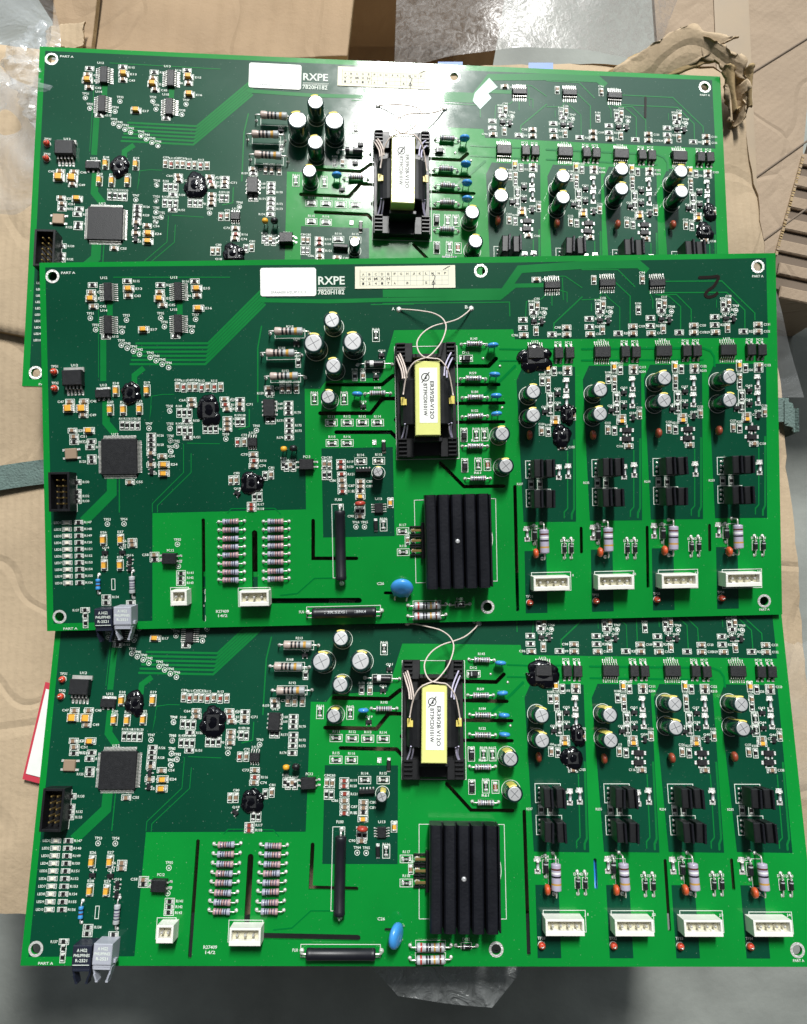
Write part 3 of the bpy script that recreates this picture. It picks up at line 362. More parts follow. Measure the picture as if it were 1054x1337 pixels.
def P(kind):
    if kind in PROTO: return PROTO[kind]
    r = None; rr = random.Random(hash(kind) % 1000 if False else len(kind)*7+ord(kind[0]))
    if kind == 'R': r = [('chip_resistor', chip(2.35, 1.35, .55, 'res'))]
    elif kind == 'C': r = [('ceramic_capacitor', chip(2.35, 1.4, 1.0, 'cap_tan'))]
    elif kind == 'CR': r = [('ceramic_capacitor', chip(2.35, 1.35, .9, 'cap_red'))]
    elif kind == 'CT': r = [('ceramic_capacitor', chip(2.6, 1.5, 1.1, 'tant'))]
    elif kind == 'Y': r = [('tantalum_capacitor', chip(3.2, 1.8, 1.7, 'tant', 'tantbar', .35))]
    elif kind == 'YB': r = [('tantalum_capacitor', chip(3.6, 2.7, 1.9, 'tant', 'tantbar', .35))]
    elif kind in ('B', 'BY', 'BC'):
        m = chip(3.2, 1.7, .6, 'res' if kind != 'BC' else 'cap_red', None, .6); m.text('101', 0, 0, 1.5, .75, .1+.6+.02, 'silk'); r = [('chip_resistor', m)]
    elif kind == 'D':
        m = MB(); m.box(0, 0, .2, 3.6, 2.2, 1.7, 'black', .3); m.box(-1.0, 0, 1.91, .5, 1.7, .02, 'b_silver')
        for s in (-1, 1): m.box(s*2.1, 0, .06, 1.0, 1.5, .3, 'tin', .08)
        r = [('surface_mount_diode', m)]
    elif kind == 'DV':
        m = MB(); m.box(0, 0, .2, 3.8, 1.7, 1.5, 'black', .25)
        for s in (-1, 1): m.box(s*2.3, 0, .06, 1.1, 1.5, .35, 'tin', .08)
        r = [('surface_mount_diode', m)]
    elif kind == 'MD':
        m = MB(); m.rings([(-1.7, .7, 'lead'), (-1.1, .72, 'lead'), (-1.09, .62, 'b_silver'), (1.09, .62, 'lead'), (1.1, .72, 'lead'), (1.7, .7, 'lead')], 'x', 'lead', 12, o=(0, 0, .8))
        for s in (-1, 1): m.box(s*2.4, 0, .06, 1.9, 2.5, .22, 'tin', .1)
        r = [('glass_diode', m)]
    elif kind == 'CP':
        m = MB(); m.box(0, 0, .06, 2.2, 1.8, .25, 'tin', .1); r = [('solder_pad', m)]
    elif kind in ('S', 'SM'):
        q = 1 if kind == 'S' else 1.5
        m = MB(); m.box(0, 0, .12, 2.6*q, 1.5*q, 1.0, 'ic', .14)
        for x, y in ((-.9*q, -1.15*q), (.9*q, -1.15*q), (0, 1.15*q)): m.box(x, y, .06, .5*q, .8*q, .3, 'tin', .06)
        if kind == 'SM':
            for s in (-1, 1): m.box(s*2.6, 0, .06, 1.0, 1.6, .3, 'tin', .1)
        r = [('surface_mount_transistor', m)]
    elif kind == 'SS': r = ic(7.9, 3.3, 1.5, 9, .86, 1.9)
    elif kind == 'S8': r = ic(4.2, 3.6, 1.4, 4, 1.05, 1.2)
    elif kind == 'S8B': r = ic(7.4, 4.9, 2.6, 4, 1.85, .7, lw=.6)
    elif kind == 'S14': r = ic(6.9, 3.0, 1.5, 7, .98, 2.2)
    elif kind == 'SO': r = ic(7.0, 4.7, 2.2, 7, .98, 2.2)
    elif kind == 'MC': r = ic(15.4, 15.4, 1.4, 25, .56, 1.3, 'xy', .26)
    elif kind == 'PC': r = ic(3.8, 4.8, 2.4, 2, 2.0, 1.5, lw=.7); r[0] = ('optocoupler', r[0][1])
    elif kind == 'OP': r = ic(6.0, 4.6, 3.2, 2, 2.2, 1.5, 'x', .6); r[0] = ('optocoupler', r[0][1])
    elif kind == 'TO':
        b = MB(); b.box(0, -.3, .25, 8.2, 6.6, 3.6, 'ic', .35); T = MB(); T.box(0, 3.5, .2, 8.6, 2.0, 1.1, 'lead', .1)
        L = MB()
        for i in range(5):
            x = (i-2)*1.55; L.box(x, -4.2, 1.6, .65, 1.4, .45, 'lead'); L.box(x, -5.6, .2, .65, 1.8, .4, 'lead'); L.box(x, -4.85, .5, .6, .25, 1.3, 'lead'); L.box(x, -6.3, .05, .9, 2.2, .16, 'tin', .04)
        r = [('voltage_regulator', b), ('metal_tab', T), ('leads', L)]
    elif kind == 'SB':
        b = MB(); b.box(0, -.2, .2, 6.3, 3.6, 1.7, 'ic', .25); T = MB(); T.box(0, 2.0, .1, 6.0, 1.2, .4, 'tin', .06)
        L = MB()
        for i in (-1, 0, 1): L.box(i*2.1, -2.5, .1, .8, 1.1, .35, 'tin', .05)
        r = [('voltage_regulator', b), ('metal_tab', T), ('leads', L)]
    elif kind == 'XT':
        b = MB(); b.box(0, 0, .2, 5.0, 4.6, 1.2, 'crystal', .3)
        for sx in (-1, 1):
            for sy in (-1, 1): b.box(sx*3.0, sy*1.8, .06, 1.6, .9, .25, 'tin', .06)
        r = [('crystal_oscillator', b)]
    elif kind == 'RN':
        m = MB(); m.box(0, 0, .3, 6.6, 1.5, 2.8, 'black', .2)
        for i in range(5): m.rings([(.0, .45), (.5, .3)], 'z', 'tin', 8, o=((i-2)*1.35, 1.1, .05))
        r = [('resistor_network', m)]
    elif kind == 'T':
        m = MB(); m.ring(0, 0, .86, 1.12, .13, 'silk', 20); m.disc(0, 0, .46, .11, 'tin', 14); r = [('test_pad', m)]
    elif kind in ('V', 'VG'):
        m = MB(); m.rings([(.02, .62), (.32, .5), (.5, .15)], 'z', 'lead', 12); r = [('solder_joint', m)]
    elif kind in ('P', 'RP'):
        m = MB(); m.rings([(.1, .9), (.2, 1.25), (1.0, 1.45), (1.8, 1.25), (2.2, .7)], 'z', 'bead', 14); m.ring(0, 0, .9, 1.5, .12, 'silk', 18)
        L = MB(); L.tube([(-.5, -.2, 2.0), (-.45, -.1, 2.9), (0, 0, 3.3), (.45, .1, 2.9), (.5, .2, 2.0)], .2, 'lead', 6)
        r = [('test_point', m), ('wire_loop', L)]
    elif kind == 'TT':
        b = MB(); b.box(-.1, 0, 3.0, 3.4, 7.6, 8.6, 'black', .35, taper=.2); t = MB(); t.box(1.25, 0, 4.0, .9, 7.4, 9.6, 'hs', .12)
        t.rings([(1.74, 1.1, 'black'), (1.76, 1.1, 'black')], 'x', 'black', 14, o=(0, 0, 12.0)) if False else None
        L = MB()
        for i in (-1, 0, 1): L.box(0, i*2.4, 0, .6, .9, 3.1, 'lead'); L.rings([(.02, .8), (.4, .5)], 'z', 'tin', 10, o=(0, i*2.4, 0))
        r = [('power_transistor', b), ('metal_tab', t), ('leads', L)]
    PROTO[kind] = [(n, m, m.mesh(n)) for n, m in r]
    return PROTO[kind]
SILK = dict(R=(4.1, 2.3), C=(4.1, 2.3), CR=(4.1, 2.3), CT=(4.4, 2.6), Y=(4.9, 2.9), YB=(5.2, 3.5), B=(5.4, 3.2), BY=(5.4, 3.2), BC=(5.4, 3.2), D=(6.0, 3.0))
DES = dict(R='R', C='C', CR='R', CT='C', Y='E', YB='E', B='R', BY='R', T='TP', S='Q', OP='PC', SS='U', S14='U', S8='U', D='D', MD='D', P='TP', RP='TP', TO='U', SB='U', PC='PC', SO='U', S8B='U', MC='U')

def axial_parts(bl, d, ls, h, sch):
    key = ('ax', bl, d, ls, h, sch)
    if key in PROTO: return PROTO[key]
    r = d/2; S = {'gb': ('r_beige', 'r_grey', [(.30, 'b_black'), (.44, 'b_black'), (.58, 'b_black'), (.75, 'b_gold')]),
         'pv': ('r_violet', 'r_pink', [(.22, 'b_navy'), (.36, 'b_navy'), (.50, 'b_brown'), (.63, 'b_navy'), (.80, 'b_violet')]),
         'gr': ('r_pale', 'r_pale', [(.18, 'b_red'), (.36, 'b_black'), (.48, 'b_black'), (.62, 'b_gold'), (.82, 'b_brown')]),
         'gn': ('r_pale', 'r_grey', [(.14, 'b_brown'), (.27, 'b_violet'), (.40, 'b_black'), (.53, 'b_black'), (.67, 'b_brown'), (.82, 'b_navy')]),
         'vw': ('r_lilac', 'r_lilac', [(.20, 'b_brown'), (.32, 'b_white'), (.47, 'b_black'), (.74, 'b_gold')]),
         'gp': ('r_pale', 'r_grey', [(.26, 'b_navy'), (.42, 'b_violet'), (.56, 'b_violet'), (.72, 'b_navy')]),
         'bl': ('r_blue', 'r_blue', [(.3, 'b_navy'), (.6, 'b_brown')]),
         'dk': ('b_black', 'b_black', [(.24, 'b_silver')]), 'dw': ('b_black', 'b_black', [(.28, 'b_white'), (.40, 'b_white')])}[sch]
    prof = []; N = 30
    dog = sch not in ('dk', 'dw')
    for i in range(N+1):
        t = i/N; e = min(t, 1-t)
        if e < .03: q = .62+.38*(e/.03)**.5
        elif dog and e < .22: q = 1.0
        elif dog: q = .90 if sch != 'vw' else .985
        else: q = 1.0
        if e < 1e-6: q = .5
        c = S[0] if t < .5 else S[1]
        for bt, bk in S[2]:
            if abs(t+.5/N-bt) < (.036 if bl > 5 else .07) or (sch == 'dw' and .25 < t < .42): c = bk
        prof.append(((t-.5)*bl, r*q, c))
    b = MB(); b.rings(prof, 'x', S[0], 18, o=(0, 0, h))
    L = MB(); w = .32 if d > 3 else .26
    for s in (-1, 1):
        e = ls/2
        L.tube(smooth_path([(s*(bl/2-.2), 0, h), (s*(e-.9), 0, h), (s*(e-.2), 0, h-.35), (s*e, 0, max(h-1.2, .3)), (s*e, 0, -1.2)], 4), w, 'lead', 8)
        L.rings([(.03, .85), (.25, .7), (.7, .38)], 'z', 'tin', 12, o=(s*e, 0, 0))
    n = 'axial_diode' if sch in ('dk', 'dw') else 'axial_resistor'
    PROTO[key] = [(n, b, b.mesh(n)), ('leads', L, L.mesh('leads'))]; return PROTO[key]
def ecap_parts(h, r):
    key = ('ec', h, r)
    if key in PROTO: return PROTO[key]
    b = MB(); b.rings([(.1, r*.97), (.5, r), (1.2, r), (1.5, r*.965), (1.9, r), (h-.7, r), (h-.2, r*.97), (h, r*.88), (h-.05, r*.80)], 'z', 'sleeve', 28)
    # pale stripe down the sleeve
    vs = []; n = 7
    for z in (.6, h-.55, h-.05, h+.02):
        rr = r*1.006 if z < h-.3 else (r*.99 if z < h else r*.84)
        for j in range(n): t = math.radians(62+j*56/(n-1)); vs.append((rr*math.cos(t), rr*math.sin(t), z))
    b.add(vs, [(i*n+j, i*n+j+1, (i+1)*n+j+1, (i+1)*n+j) for i in range(3) for j in range(n-1)], 'sleeve_gold', True)
    t = MB(); t.rings([(h-.12, r*.80), (h+.04, r*.78), (h+.1, r*.74)], 'z', 'alu', 28)
    for a in (35, 125):
        t.box(0, 0, h+.1, r*1.25, .26, .025, 'groove', rot=math.radians(a)) if a == 35 else [t.box(s*r*.32*math.cos(math.radians(a)), s*r*.32*math.sin(math.radians(a)), h+.1, r*.60, .26, .025, 'groove', rot=math.radians(a)) for s in (-1, 1)]
    PROTO[key] = [('electrolytic_capacitor', b, b.mesh('electrolytic_capacitor')), ('metal_top', t, t.mesh('metal_top'))]; return PROTO[key]
def disc_parts(d, t, z, col):
    key = ('dc', d, t, z, col)
    if key in PROTO: return PROTO[key]
    b = MB(); r = d/2; pr = [(-t/2, r*.35), (-t*.42, r*.75), (-t*.22, r*.96), (0, r), (t*.22, r*.96), (t*.42, r*.75), (t/2, r*.35)]
    b.rings(pr, 'y', col, 22, o=(0, 0, z))
    for s in (-1, 1): b.tube([(s*r*.6, 0, z-r*.6), (s*r*.55, 0, z*.3), (s*r*.55, 0, -1)], .25, 'lead', 6)
    n = 'film_capacitor' if col in ('orange', 'rust') else 'disc_capacitor'
    PROTO[key] = [(n, b, b.mesh(n))]; return PROTO[key]
def jst_parts(w, d, n):
    key = ('js', w, d, n)
    if key in PROTO: return PROTO[key]
    h = 7.6; th = .9; b = MB(); ch = .15
    b.box(0, 0, .1, w, d, 2.0, 'white', ch)
    tf = th*1.9; b.box(0, -d/2+tf/2, 2.1, w, tf, h-2.1, 'white', ch); b.box(0, d/2-th*.45, 2.1, w-.01, th*.9, h-2.1, 'white', ch)
    for s in (-1, 1): b.box(s*(w/2-th/2), .5*(tf-th*.9), 2.1, th, d-tf-th*.9-.02, h-2.1, 'white', ch)
    if n > 1:
        for s in (-1, 1): b.box(s*w*.26, -d/2+tf+.2, 2.1, 1.2, .45, h-3.0, 'white', .1)
    b.box(0, .5*(tf-th), 2.1, w-2*th-.02, d-tf-th-.1, 2.6, 'cream')
    p = MB()
    for i in range(max(n, 2)):
        x = (i-(max(n, 2)-1)/2)*(3.2 if n > 1 else 2.4); p.box(x, .5, 4.6, .85, .85, 3.2, 'lead', .2)
    PROTO[key] = [('pin_connector', b, b.mesh('pin_connector')), ('pins', p, p.mesh('pins'))]; return PROTO[key]
def blob_parts(rx, ry, seed, h=1.7):
    """glossy sealant smeared over a chip: low overlapping domes, the chip's corner showing"""
    r = random.Random(seed); b = MB(); big = rx > 2.5
    if big: b.box(0, 0, .1, rx*1.0, ry*1.0, h*.74, 'ic', .12, rot=r.uniform(-.05, .05))
    n = 9 if big else 3; seg = 22
    for q in range(n):
        a = 2*math.pi*q/n+r.uniform(-.3, .3); d = r.uniform(.36, .66) if q else .0; s = r.uniform(.42, .66) if q else .7
        cx, cy = rx*d*math.cos(a), ry*d*math.sin(a); R1, R2 = rx*s, ry*s; hh = h*(r.uniform(.6, .82) if q else .9); vs = []; K = 6; ph = r.uniform(0, 6)
        for i in range(K+1):
            u = i/K
            for j in range(seg):
                t = 2*math.pi*j/seg; w = 1+.07*math.sin(2*t+ph)+.04*math.sin(5*t+2*ph)
                vs.append((cx+R1*w*math.cos(math.pi/2*u)*math.cos(t), cy+R2*w*math.cos(math.pi/2*u)*math.sin(t), .02+hh*math.sin(math.pi/2*min(u, .96))))
        b.add(vs, [(i*seg+j, i*seg+(j+1) % seg, (i+1)*seg+(j+1) % seg, (i+1)*seg+j) for i in range(K) for j in range(seg)], 'goo', True)
    return [('black_sealant', b, b.mesh('black_sealant'))]
# ---------------------------------------------------------------- the circuit board
BW, BH, TH = 320.0, 158.6, 1.6
def B2(p): return (p[0]-BW/2, BH/2-p[1])          # layout mm -> board-centred mm, y up
def solid(polys, z0, z1, k, name):
    mb = MB()
    for p in polys:
        p = [B2(q) for q in p]; a = sum(p[i][0]*p[(i+1) % len(p)][1]-p[(i+1) % len(p)][0]*p[i][1] for i in range(len(p)))
        if a < 0: p = p[::-1]
        n = len(p); vs = [(x, y, z0) for x, y in p]+[(x, y, z1) for x, y in p]
        mb.add(vs, [tuple(range(n))[::-1], tuple(range(n, 2*n))]+[(i, (i+1) % n, n+(i+1) % n, n+i) for i in range(n)], k)
    return mb
def capsule(pts, w, z0, z1, mb, k, flat=False):
    # one closed ribbon with mitred joints and round ends
    P2 = [Vector(p) for p in pts]; n = len(P2); L = []; R = []; h = w/2
    def nor(a, b): d = (b-a).normalized(); return Vector((-d.y, d.x))
    for i, p in enumerate(P2):
        if i == 0: m = nor(P2[0], P2[1])*h
        elif i == n-1: m = nor(P2[-2], P2[-1])*h
        else:
            a, b = nor(P2[i-1], p), nor(p, P2[i+1]); m = (a+b).normalized(); m = m*(h/max(m.dot(a), .4))
        L.append(p+m); R.append(p-m)
    def endcap(c, frm, seg=6):
        o = []; a0 = math.atan2(frm.y, frm.x)
        if flat: return o
        for j in range(1, seg): o.append(c+Vector((math.cos(a0-math.pi*j/seg), math.sin(a0-math.pi*j/seg)))*h)
        return o
    loop = L+endcap(P2[-1], L[-1]-P2[-1])+R[::-1]+endcap(P2[0], R[0]-P2[0])
    loop = loop[::-1]; m = len(loop)
    vs = [(p.x, p.y, z0) for p in loop]+[(p.x, p.y, z1) for p in loop]
    mb.add(vs, [tuple(range(m))[::-1], tuple(range(m, 2*m))]+[(i, (i+1) % m, m+(i+1) % m, m+i) for i in range(m)], k)
def boolean(a, cut):
    o = bpy.data.objects.new('temporary', a); COL.objects.link(o); c = bpy.data.objects.new('temporary_cut', cut); COL.objects.link(c)
    md = o.modifiers.new('cut', 'BOOLEAN'); md.object = c; md.operation = 'DIFFERENCE'; md.solver = 'EXACT'
    bpy.context.view_layer.update(); dg = bpy.context.evaluated_depsgraph_get()
    r = bpy.data.meshes.new_from_object(o.evaluated_get(dg)); bpy.data.objects.remove(o); bpy.data.objects.remove(c); return r
def cutters(zlo=-5, zhi=5):
    ms = []
    mb = MB()
    for w, pts in L_SLOTS: capsule([B2(p) for p in pts], w, zlo, zhi, mb, 'mask')
    for x, y in L_HOLES: X, Y = B2((x, y)); mb.rings([(zlo, 1.95), (zhi, 1.95)], 'z', 'mask', 28, o=(X, Y, 0))
    for x, y in L_HOLE: X, Y = B2((x, y)); mb.rings([(zlo, 1.2), (zhi, 1.2)], 'z', 'mask', 16, o=(X, Y, 0))
    return mb.mesh('cut')
CUT = cutters()
pm = solid([[(0, 0), (BW, 0), (BW, BH), (0, BH)]], -TH, 0, 'mask', 'panel').mesh('board_panel')
PANEL = boolean(pm, CUT)
DARKS = []
for i, p in enumerate(L_DARK): DARKS.append(boolean(solid([p], .004, .030, 'dark', 'd').mesh('dark_area'), CUT))
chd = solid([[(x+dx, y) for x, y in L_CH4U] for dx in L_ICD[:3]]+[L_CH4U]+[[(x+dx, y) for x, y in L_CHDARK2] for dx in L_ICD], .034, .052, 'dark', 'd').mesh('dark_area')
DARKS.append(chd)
def join(ms, name):
    bm = bmesh.new()
    mats = []
    for m in ms:
        off = [mats.index(x) if x in mats else (mats.append(x) or len(mats)-1) for x in m.materials]
        n0 = len(bm.faces); bm.from_mesh(m); bm.faces.ensure_lookup_table()
        for f in bm.faces[n0:]: f.material_index = off[f.material_index] if f.material_index < len(off) else 0
    r = bpy.data.meshes.new(name); bm.to_mesh(r); bm.free()
    for x in mats: r.materials.append(x)
    return r
def ribbon(mb, w, pts, z, k):
    capsule([B2(p) for p in pts], w, z-.02, z, mb, k, w > 1.5)
tm = MB(); zz = .062
for w, pts in L_TRACES: ribbon(tm, w, pts, zz, 'trace'); zz += .0012
for w, pts in L_DTR: ribbon(tm, w, pts, zz, 'dtrace'); zz += .0012
TRACES = join(DARKS+[boolean(tm.mesh('traces'), CUT)], 'copper_pattern')
# ---- silkscreen
sk = MB(); zs = .20
for x0, y0, x1, y1 in L_BOXES:
    a, b = B2((x0, y1)); c, d = B2((x1, y0)); sk.frame(min(a, c), min(b, d), max(a, c), max(b, d), .26, zs, 'silk')
for t, x, y, w, h, r in L_TEXT: X, Y = B2((x, y)); sk.text(t, X, Y, w, h, zs+.006, 'silk', r)
X, Y = B2((L_TEXT[0][1], L_TEXT[0][2]+3.0))
sk.add([(X-5.9, Y-.1, zs), (X+6.1, Y-.1, zs), (X+6.1, Y+.1, zs), (X-5.9, Y+.1, zs)], [(0, 1, 2, 3)], 'silk')
sk.text('RONGXIN POWER ELECTRONIC', X, Y-.75, 11.6, .75, zs+.006, 'silk')
for x, y in L_HOLES: X, Y = B2((x, y)); sk.ring(X, Y, 1.97, 2.95, .10, 'tin', 32)
for e in L_ECAP:
    X, Y = B2(e[:2]); sk.ring(X, Y, e[3]+.35, e[3]+.6, zs, 'silk', 40)
b0 = min(x for x, y in L_CH4U)
for dx in L_ICD:
    for yy in (93.2, 106.2):
        X, Y = B2((280.2+5.5+dx, yy)) if False else B2((min(p[1] for p in CHIPS['VG#4'])-1.0+dx, yy))
rnd = random.Random(3); used = {}
def rows():
    for k, v in CHIPS.items():
        kind = k.split('#')[0]
        for x, y, r in v: yield kind, x, y, r, k
for kind, x, y, r, k in rows():
    X, Y = B2((x, y)); rot = -math.radians(r)
    if kind in SILK:
        a, b = SILK[kind]; c = abs(r) > 45; hx, hy = (b/2, a/2) if c else (a/2, b/2)
        sk.frame(X-hx, Y-hy, X+hx, Y+hy, .24, zs, 'silk')
    if kind in DES:
        used[kind] = used.get(kind, 10)+1; s = DES[kind]+str({'TP': 20, 'R': 100, 'C': 30, 'PC': 1, 'U': 1, 'Q': 1, 'D': 1, 'E': 1}.get(DES[kind], 1)+used[kind])
        big = {'SS': 6.4, 'S14': 3.9, 'SO': 5.3, 'MC': 9.8, 'TO': 5.6, 'SB': 3.6, 'PC': 4.9, 'OP': 3.5, 'T': 2.0, 'P': 2.4, 'RP': 2.6, 'B': 2.7, 'BY': 2.7, 'D': 2.6, 'S8': 4.0, 'S8B': 5.2, 'YB': 2.9}
        if kind in ('R', 'C', 'CR') and rnd.random() < .15: continue
        off = big.get(kind, 1.9)
        if kind in ('R', 'C', 'CR', 'Y') and abs(r) < 45: sk.text(s, X+(SILK[kind][0]/2+1.9)*(1 if rnd.random() < .75 else -1), Y, 2.8, 1.05, zs+.006, 'silk')
        elif kind in ('R', 'C', 'CR', 'Y'): sk.text(s, X, Y+(SILK[kind][0]/2+.9), 2.6, 1.0, zs+.006, 'silk')
        else: sk.text(s, X+(0 if kind not in ('SS', 'MC') else -2), Y+off, 3.0, 1.1, zs+.006, 'silk')
lx, ly0, ly1 = 6.9, 112.0, 138.0
for i in range(10):
    y = ly0+(ly1-ly0)*i/9; X, Y = B2((9.6, y)); sk.frame(X-2.2, Y-.95, X+1.9, Y+.95, .2, zs, 'silk')
    X2, _ = B2((14.6, y)); sk.frame(X2-2.0, Y-.95, X2+1.9, Y+.95, .2, zs, 'silk')
    sk.text('LED%d' % (i+1), X-4.1, Y, 3.0, 1.0, zs+.006, 'silk'); sk.text('R%d' % (147+i), X2+3.9, Y, 3.2, 1.0, zs+.006, 'silk')
for x, y, r, bl, d, ls, h, s in L_AXIAL:
    X, Y = B2((x, y)); hx, hy = (bl/2+.4, d/2+.3) if r == 0 else (d/2+.3, bl/2+.4)
    if s in ('gb', 'dk', 'gr', 'vw', 'dw'): sk.frame(X-hx, Y-hy, X+hx, Y+hy, .22, zs, 'silk')
    if s in ('gn', 'dk', 'gb'): sk.text(('R' if s != 'dk' else 'D')+str(rnd.randint(20, 240)), X, Y+(hy+1.1), 3, 1.1, zs+.006, 'silk')
for i, j in enumerate(L_JST[:4]): X, Y = B2((j[0]+10.3, j[1]-2.6)); sk.text('J%d' % (i+1), X, Y, 1.8, 1.3, zs+.006, 'silk')
ids = B2((13.9, 92)), B2((13.9, 107.5)); sk.add([(ids[0][0], ids[1][1], zs), (ids[0][0]+.3, ids[1][1], zs), (ids[0][0]+.3, ids[0][1], zs), (ids[0][0], ids[0][1], zs)], [(0, 1, 2, 3)], 'silk')
bxx = min(p[0] for p in CHIPS['VG#4']); byy = sorted(p[1] for p in CHIPS['VG#4'])
for dx in L_ICD:
    for yy in (byy[1], byy[4]):
        X, Y = B2((bxx-1.5+dx, yy)); sk.frame(X, Y-3.9, X+11, Y+3.9, .28, zs, 'silk')
    X, Y = B2((bxx-4.0+dx, (byy[1]+byy[4])/2)); sk.text('R2%d' % (33+int(-dx/20)), X, Y, 2.6, 1.0, zs+.006, 'silk')
capsule([tuple(v[:2]) for v in smooth_path([(*B2(q), 0) for q in L_ARC], 4)], .26, zs-.02, zs, sk, 'silk')
SILKM = sk.mesh('silkscreen')

def rot2(r): return Matrix.Rotation(-math.radians(r), 4, 'Z')
def put(parts, root, x, y, r=0., z=0., rename=None, label=None, tilt=None):
    X, Y = B2((x, y)); base = None
    for i, (n, mb, me) in enumerate(parts):
        o = bpy.data.objects.new((rename if rename and i == 0 else n), me); COL.objects.link(o)
        if i == 0:
            o.parent = root; o.location = (X*.001, Y*.001, z*.001)
            o.rotation_euler = tilt if tilt else (0, 0, -math.radians(r)); base = o
            if label: o['label'] = label
        else: o.parent = base
    return base
def one(name, mb, root, label=None):
    o = bpy.data.objects.new(name, mb.mesh(name) if isinstance(mb, MB) else mb); COL.objects.link(o); o.parent = root
    if label: o['label'] = label
    return o
XF = None
def build_shared():
    """meshes of the big single parts, built once in board-centred mm"""
    G = {}
    mi = L_MICS
    # pin header: shrouded box with ten pins
    b = MB(); w, l, h = 8.9, 16.6, 7.2
    b.box(0, 0, 0, w, l, 1.2, 'black', .1)
    for s in (-1, 1): b.box(s*(w/2-.5), 0, 1.2, 1.0, l, h-1.2, 'black', .1); b.box(0, s*(l/2-.5), 1.2, w-2.0, 1.0, h-1.21, 'black', .1)
    p = MB()
    for i in range(5):
        for s in (-1, 1): p.box(s*1.27, (i-2)*2.5, 1.2, .64, .64, 5.0, 'gold', .15)
    G['idc'] = [('pin_header', b, b.mesh('pin_header')), ('pins', p, p.mesh('pins'))]
    # fuse / tube resistors
    def tube(l, r, ls, hh, txt):
        f = MB(); f.rings([(-l/2, r*.8), (-l/2+.4, r*.97), (-l/2+.9, r), (-l/2+1.9, r), (-l/2+2.1, r*.96), (l/2-2.1, r*.96), (l/2-1.9, r), (l/2-.9, r), (l/2-.4, r*.97), (l/2, r*.8)], 'x', 'fuse', 28, o=(0, 0, hh))
        if txt:
            for t, xx, ww in (('I 3R.5ZG1', -3.5, 9.5), ('1B9K4', 7.0, 4.8)):
                m = MB(); m.text(t, xx, 0, ww, 1.15, 0, 'b_silver')
                m.v = [(x, -(r*.965+.03)*math.sin(-(y+.6)/r), hh+(r*.965+.03)*math.cos((y+.6)/r)) for x, y, z in m.v]
                f.merge(m, Matrix.Identity(4))
        L = MB()
        for s in (-1, 1):
            L.tube(smooth_path([(s*(l/2-.3), 0, hh), (s*(ls/2-.8), 0, hh), (s*ls/2, 0, hh-.9), (s*ls/2, 0, .8), (s*ls/2, 0, -1)], 4), .45, 'lead', 8)
            L.rings([(.03, 1.1), (.4, .9), (.9, .5)], 'z', 'tin', 14, o=(s*ls/2, 0, 0))
        return [('high_voltage_resistor', f, f.mesh('high_voltage_resistor')), ('leads', L, L.mesh('leads'))]
    G['fv'] = tube(30, 2.35, 33.5, 4.0, False); G['fh'] = tube(27.5, 2.3, 32, 3.6, True); G['fhplain'] = tube(27.5, 2.3, 32, 3.6, False)
    # big blue disc
    d = MB(); d.rings([(-1.9, 1.5), (-1.7, 3.2), (-1.0, 4.6), (0, 4.95), (1.0, 4.6), (1.7, 3.2), (1.9, 1.5)], 'y', 'blue', 36, o=(0, 0, 7.0))
    for s in (-1, 1): d.tube(smooth_path([(s*2.6, 0, 3.4), (s*2.6, 0, 1.6), (s*2.5, 0, -.5)], 3), .4, 'lead', 8); d.rings([(2.2, .7), (3.6, 1.1), (4.2, .9)], 'z', 'blue', 12, o=(s*2.6, 0, 0))
    G['disc'] = [('disc_capacitor', d, d.mesh('disc_capacitor'))]
    # optical modules
    for nm, c, tx in (('optb', 'opt_black', 'silk'), ('optg', 'opt_grey', 'silk')):
        o = MB(); w = 7.4; o.box(0, -.2, .1, w, 7.6, 8.2, c, .25); o.box(0, -4.5, 1.0, w-.4, 1.0, 6.8, c, .2)
        o.text('A HG2', 0, 1.9, 4.0, 1.2, 8.33, tx); o.text('PHILIPPINES', 0, .1, 6.2, 1.1, 8.33, tx); o.text('R-2521', 0, -1.7, 4.6, 1.15, 8.33, tx)
        o.box(0, -3.3, 8.26, 6.4, .25, .1, 'silk' if c == 'opt_black' else 'opt_grey')
        j = MB()
        j.box(0, -5.4, 2.4, w-.8, .9, 1.0, c, .1); j.box(0, -5.4, 7.0, w-.8, .8, .7, c, .1)
        for s in (-1, 1):
            for (y0, y1, x0, x1) in ((-4.9, -7.6, 3.5, 2.9), (-7.6, -10.2, 2.9, 2.0)):
                j.add([(s*(x0-.35), y0, 2.6), (s*(x0+.35), y0, 2.6), (s*(x1+.35), y1, 2.8), (s*(x1-.35), y1, 2.8), (s*(x0-.35), y0, 7.2), (s*(x0+.35), y0, 7.2), (s*(x1+.35), y1, 6.6), (s*(x1-.35), y1, 6.6)],
                      [(0, 1, 2, 3), (4, 7, 6, 5), (0, 4, 5, 1), (1, 5, 6, 2), (2, 6, 7, 3), (3, 7, 4, 0)], c)
            j.box(s*2.0, -10.3, 3.0, 1.0, .7, 3.6, c, .1)
            j.box(s*4.1, -3.3, 3.5, .9, 1.4, 2.4, c, .2)
        G[nm] = [('optical_transceiver', o, o.mesh('optical_transceiver')), ('latch', j, j.mesh('latch'))]
    # heat sink: base plate with upright fins and flanks
    k = MB(); W, Hh = 27.6, 39.4; H = 13.0; nf = 5; pit = W/nf
    k.box(0, 0, 3.2, W-1, Hh, 3.0, 'hs', .2)
